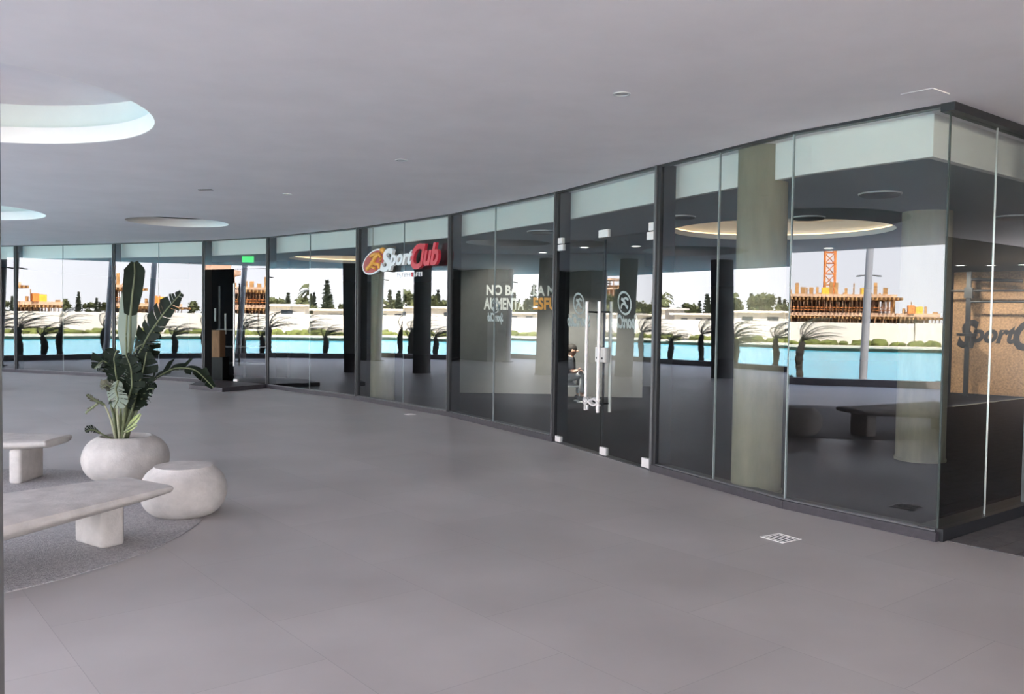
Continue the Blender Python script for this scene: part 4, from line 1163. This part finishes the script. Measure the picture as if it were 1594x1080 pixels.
for k in range(13):
    y = 2.5 + k * 1.75; i_ = 0
    for j in range(len(EDGE) - 1):
        if EDGE[j][1] >= y >= EDGE[j + 1][1]: i_ = j
    t_ = (y - EDGE[i_ + 1][1]) / (EDGE[i_][1] - EDGE[i_ + 1][1]); x = EDGE[i_ + 1][0] + (EDGE[i_][0] - EDGE[i_ + 1][0]) * t_ - rnd.uniform(.55, 1.6)
    if any(hypot(x - q[0][0], y - q[0][1]) < .75 for q in palms) or hypot(x + 13.25, y - 4.25) < .8: continue
    if sh0 is None:
        mb = MB()
        for q in range(90):
            a, el = rnd.uniform(0, 2 * pi), rnd.uniform(.1, 1.4); d = Vector((cos(a) * cos(el), sin(a) * cos(el), sin(el) * .7)); p0 = d * .12
            s_ = d.cross(Vector((0, 0, 1))).normalized() * .03; tip = d * rnd.uniform(.28, .46)
            mb.add([p0 - s_ * .4, p0 + s_ * .4, p0.lerp(tip, .6) + s_, tip, p0.lerp(tip, .6) - s_], [(0, 1, 2, 3, 4)])
        sh0 = mb.build('shrub', M['shrub']); o = sh0
    else:
        o = sh0.copy(); COL.objects.link(o)
    o.location = (x, y, 0); o.rotation_euler = (0, 0, rnd.uniform(0, 6)); s = rnd.uniform(.5, .9); o.scale = (s, s, s * .8)
    tag(o, 'low dark shrub in the planting bed at the lagoon edge', 'shrub', 'low shrubs in the planting bed')

# ------------------------------------------------------------------ construction site beyond the wall
SX = -140
SY = -6.5    # along the shore
cs = root('construction_building', (SX, -4, 0), 'half-built concrete block on timber formwork beyond the white wall', 'construction site')
def sbox(y0, y1, z0, z1, x0, x1, nm, m_):
    mb = MB(); mb.box(((x0 + x1) / 2, (y0 + y1) / 2 + SY, (z0 + z1) / 2), (x1 - x0, y1 - y0, z1 - z0)); return mb.build(nm, m_, cs)


sbox(-20.5, 14, 2.2, 2.75, SX - 14, SX, 'slab', M['rawcon'])
sbox(-14, 14, 5.3, 5.75, SX - 14, SX + .4, 'slab', M['rawcon'])
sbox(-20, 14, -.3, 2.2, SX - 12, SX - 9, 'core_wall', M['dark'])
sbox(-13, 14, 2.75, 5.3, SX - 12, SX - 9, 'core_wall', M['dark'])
rnd = random.Random(5)
for (ya, yb, za, zb, xf) in ((-14.5, 14, 4.75, 5.3, .9), (-21.2, 14, 1.75, 2.2, .7)):
    mb = MB(); y = ya
    while y < yb:
        mb.box((SX - 6 + xf, y + SY, (za + zb) / 2 + rnd.uniform(-.05, .05)), (14, .22, (zb - za) * .8)); y += .62
    mb.build('formwork_joists', M['timber'], cs)
for (ya, yb, za, zb) in ((-13.5, 14, 2.75, 4.8), (-20.3, 14, -.3, 1.8)):
    for row in range(3):
        mb = MB(); y = ya + row * .3
        while y < yb:
            mb.tube([(SX - .3 - 2.2 * row, y + SY, za), (SX - .3 - 2.2 * row + rnd.uniform(-.2, .2), y + SY + rnd.uniform(-.25, .25), zb)], .085, 5); y += rnd.uniform(.28, .75)
        tag(mb.build('props', M['prop'], cs), kind='stuff')
mb = MB(); y = -20
while y < 13:
    zt = 5.75 if y > -13.5 else 2.75
    hgt = rnd.choice([.3, .5, .8, 1.2, 2.0]); mb.box((SX - rnd.uniform(1, 6), y + SY, zt + hgt / 2), (.15, rnd.uniform(.1, .8), hgt)); y += rnd.uniform(.5, 1.3)
tag(mb.build('rebar_and_timber', M['timber'], cs), kind='stuff')
mb = MB()
for y in (-9.3, -17.5, -3.2): mb.box((SX - 1, y + SY, (5.75 if y > -14 else 2.75) + .55), (1.2, 1.1, 1.1))
mb.build('yellow_box', M['yellow'], cs)
mb = MB(); mb.box((SX - .2, -16.2 + SY, 3.4), (1, 1.0, 1.3)); mb.build('red_container', M['crane'], cs)
mb = MB()
for y0, y1, z in ((-13.5, 14, 3.6), (-13.5, 14, 3.2)): mb.box((SX + .1, (y0 + y1) / 2 + SY, z), (.06, y1 - y0, .1))
mb.build('safety_rail', M['crane'], cs)
cr_ = root('tower_crane', (SX - 20, -12.6, 0), 'orange lattice tower crane mast above the construction site', 'crane')
mb = MB(); cx, cy, hw = SX - 20, -12.6, .9
for sx in (-1, 1):
    for sy in (-1, 1): mb.box((cx + sx * hw, cy + sy * hw, 15), (.2, .2, 30))
for k in range(15):
    z = 2 * k
    for (x0, y0, x1, y1) in ((-1, -1, -1, 1), (-1, 1, 1, 1), (1, 1, 1, -1), (1, -1, -1, -1)):
        mb.tube([(cx + x0 * hw, cy + y0 * hw, z), (cx + x1 * hw, cy + y1 * hw, z + 2)], .09, 4)
        mb.tube([(cx + x0 * hw, cy + y0 * hw, z), (cx + x1 * hw, cy + y1 * hw, z)], .08, 4)
mb.build('mast', M['crane'], cr_)
mb = MB(); mb.box((cx, cy, 31), (2.6, 2.6, 2)); mb.build('slewing_unit', M['crane'], cr_)
mb = MB(); mb.box((cx - 14, cy, 33), (40, 1.2, 1.2)); mb.build('jib', M['crane'], cr_)
# curved balcony block at the site end and a second distant site
cb = root('apartment_block', (-120, 9, 0), 'salmon rendered block with rounded balconies mirrored in the far entrance', 'building')
for z in (-.2, 2.3, 5.0):
    mb = MB(); mb.prism([(-132, 2), (-122, 2), (-119.5, 3.5), (-118.5, 6), (-119.5, 8.5), (-122, 10), (-132, 10)], z + 2.0, z + 2.7); mb.build('balcony', M['pink'], cb, smooth=False)
    mb = MB(); mb.prism([(-132, 2.6), (-124, 2.6), (-122, 6), (-124, 9.4), (-132, 9.4)], z, z + 2.0); mb.build('storey', M['rawcon'], cb)
mb = MB(); mb.box((-126, 5, 9), (5, 3.6, 3.0)); mb.build('stair_tower', M['pink'], cb)
tb = root('distant_tower', (-140, 103, 0), 'narrow scaffolded tower far across the lagoon, mirrored right of the raised sign', 'building')
for k in range(5):
    mb = MB(); mb.box((-140, 103.5, 1.9 * k + 1.5), (6, 7.5 - .5 * k, .35)); mb.build('slab', M['rawcon'], tb)
    mb = MB()
    for q in range(8): mb.box((-137.2, 100.4 + q * .9, 1.9 * k + .75), (.2, .16, 1.5))
    mb.build('props', M['prop'], tb)
mb = MB(); mb.box((-141.5, 103.5, 4), (3, 6, 8)); mb.build('core', M['timber'], tb)

# low pavilions behind the wall
for n, (x, y, sx, sy, h, lab) in enumerate(((-80, 37, 6, 9, 2.3, 'low flat-roofed pavilion behind the white wall, mirrored before the board-marked column'), (-84, 47, 6, 6, 2.0, 'small pale hut behind the white wall, mirrored right of the double door'),
                                            (-84, 53.5, 5, 4, 2.6, 'taller pale hut behind the white wall, mirrored close to the door post'), (-94, 62, 6, 8, 1.9, 'low pavilion behind the white wall, mirrored under the raised sign'), (-75, 61, 6, 7, 1.9, 'white hut with dark door mirrored beside the wall slogan'), (-86, 24, 5, 12, 1.9, 'long low shed behind the white wall, mirrored right of the far entrance'))):
    o = root('pavilion', (x, y, -.2), lab, 'building', 'low buildings behind the white wall')
    mb = MB(); mb.box((x, y, h / 2 - .1), (sx, sy, h)); mb.build('walls', M['hood'], o)
    mb = MB(); mb.box((x, y, h), (sx + .9, sy + .9, .22)); mb.build('flat_roof', M['whitewall'], o)
    for q in range(3):
        mb = MB(); mb.box((x + sx / 2 + .02, y - sy * .3 + q * sy * .3, h * .55), (.06, sy * .13, h * .45)); mb.build('window', M['winglass'], o)


# trees on the horizon
def tree_mesh(kind, seed):
    rnd = random.Random(seed); o = root(('broadleaf_tree', 'conifer', 'tall_palm')[kind], (0, 0, 0))
    def tuft(mb, c, r_, n_, sq=1.0):
        for _ in range(n_):
            d = Vector((rnd.gauss(0, 1), rnd.gauss(0, 1), rnd.gauss(0, 1))).normalized(); p = Vector(c) + Vector((d.x, d.y, d.z * sq)) * r_ * rnd.uniform(.55, 1.05)
            u_ = d.cross(Vector((rnd.uniform(-1, 1), rnd.uniform(-1, 1), 1))).normalized() * rnd.uniform(.10, .26); v_ = (d + Vector((0, 0, .3))).normalized() * rnd.uniform(.15, .4)
            mb.add([p - u_, p - u_ * .2 - v_ * .5, p + u_, p + v_], [(0, 1, 2, 3)])
    if kind == 0:
        mb = MB(); mb.tube([(0, 0, 0), (.1, 0, 2.5), (0, .1, 4)], [.22, .15, .06], 6); mb.build('trunk', M['bark'], o)
        mb = MB()
        for k in range(13):
            a = rnd.uniform(0, 2 * pi); r_ = rnd.uniform(.1, 1.2); c = (r_ * cos(a), r_ * sin(a), rnd.uniform(1.5, 4.4)); q = rnd.uniform(.45, .85)
            mb.ball(c, q * .72, 7, 5, jit=.9, seed=seed * 31 + k); tuft(mb, c, q, 42)
        mb.build('crown', M['tree'], o)
    elif kind == 1:
        mb = MB(); mb.tube([(0, 0, 0), (0, 0, 5.6)], [.16, .03], 6); mb.build('trunk', M['bark'], o)
        mb = MB()
        for k in range(11):
            z = .7 + k * .47; q = .95 * (1 - k / 11.5) * rnd.uniform(.75, 1.1)
            mb.ball((rnd.uniform(-.15, .15), rnd.uniform(-.15, .15), z), q * .6, 7, 4, squash=(1, 1, .6), jit=.9, seed=seed * 17 + k); tuft(mb, (0, 0, z), q, 34, .5)
        mb.build('crown', M['tree2'], o)
    else:
        mb = MB(); mb.tube([(0, 0, 0), (.1, 0, 2.5), (0, .1, 4.4)], [.2, .16, .14], 7); mb.build('trunk', M['bark'], o)
        mb = MB()
        for k in range(22):
            a = 2 * pi * k / 22; el = rnd.uniform(-.2, 1.3); d = Vector((cos(a) * cos(el), sin(a) * cos(el), sin(el))); p = Vector((0, .1, 4.4)); pts = [p]
            for q in range(6): p = p + (d * (1 - q / 9) + Vector((0, 0, -.16 * q))).normalized() * .36; pts.append(p)
            for q in range(6):
                t = (pts[q + 1] - pts[q]).normalized(); s_ = t.cross(Vector((0, 0, 1))).normalized() * .20; dn = Vector((0, 0, -.12))
                mb.add([pts[q], pts[q + 1], pts[q + 1] + s_ + dn, pts[q] + s_ + dn, pts[q + 1] - s_ + dn, pts[q] - s_ + dn], [(0, 1, 2, 3), (1, 0, 5, 4)])
        mb.build('crown', M['tree'], o)
    return o


tp = [tree_mesh(0, 1), tree_mesh(0, 5), tree_mesh(1, 2), tree_mesh(1, 9), tree_mesh(2, 4)]
tused = set()
TL = {'broadleaf_tree': ('olive broadleaf tree in the tree line beyond the lagoon wall', 'broadleaf trees of the far tree line'), 'conifer': ('dark conifer in the tree line beyond the lagoon wall', 'conifers of the far tree line'), 'tall_palm': ('tall palm rising above the tree line beyond the lagoon wall', 'tall palms of the far tree line')}
rnd = random.Random(21)
spots = []
def put(x, y, k, s):
    if all(hypot(x - a, y - b) > max((3.3, 3.3, 2.2, 2.2, 4.2)[q] for q in (k, kk)) for a, b, kk, _ in spots) and not any(abs(x - a) < c and abs(y - b) < d for a, b, c, d in ((-140, 103.5, 7, 8), (-126, 6, 9, 8), (-94, 62, 6, 7))):
        spots.append((x, y, k, s))


for p in ((-118, 40.0, 4, 1.15), (-125, 62, 4, 1.1), (-112, 51.5, 4, 1.0), (-108, -33.0, 4, 1.2), (-120, 72, 4, 1.1)): put(*p)
for k in range(330): put(rnd.uniform(-150, -100), 15 + 96 * k / 330, rnd.choice([0, 0, 1, 1, 1, 2, 3, 3]), rnd.uniform(.55, 1.0) if k % 6 else rnd.uniform(.9, 1.15))
for k in range(150): put(rnd.uniform(-150, -100), -72 + 42.5 * k / 150, rnd.choice([0, 1, 0, 1, 2]), rnd.uniform(.5, .85))
for x, y, k, s in spots:
    o = tp[k] if k not in tused else copy_tree(tp[k]); tused.add(k)
    o.location = (x, y, -.25); o.rotation_euler = (0, 0, rnd.uniform(0, 6)); o.scale = (s * 1.05, s * 1.05, s)
    l_, g_ = TL[o.name.split('.')[0]]; tag(o, l_, 'tree', g_)

SC.cycles.max_bounces = 10
SC.cycles.diffuse_bounces = 4
SC.cycles.glossy_bounces = 5
SC.cycles.transparent_max_bounces = 24
SC.cycles.sample_clamp_indirect = 8
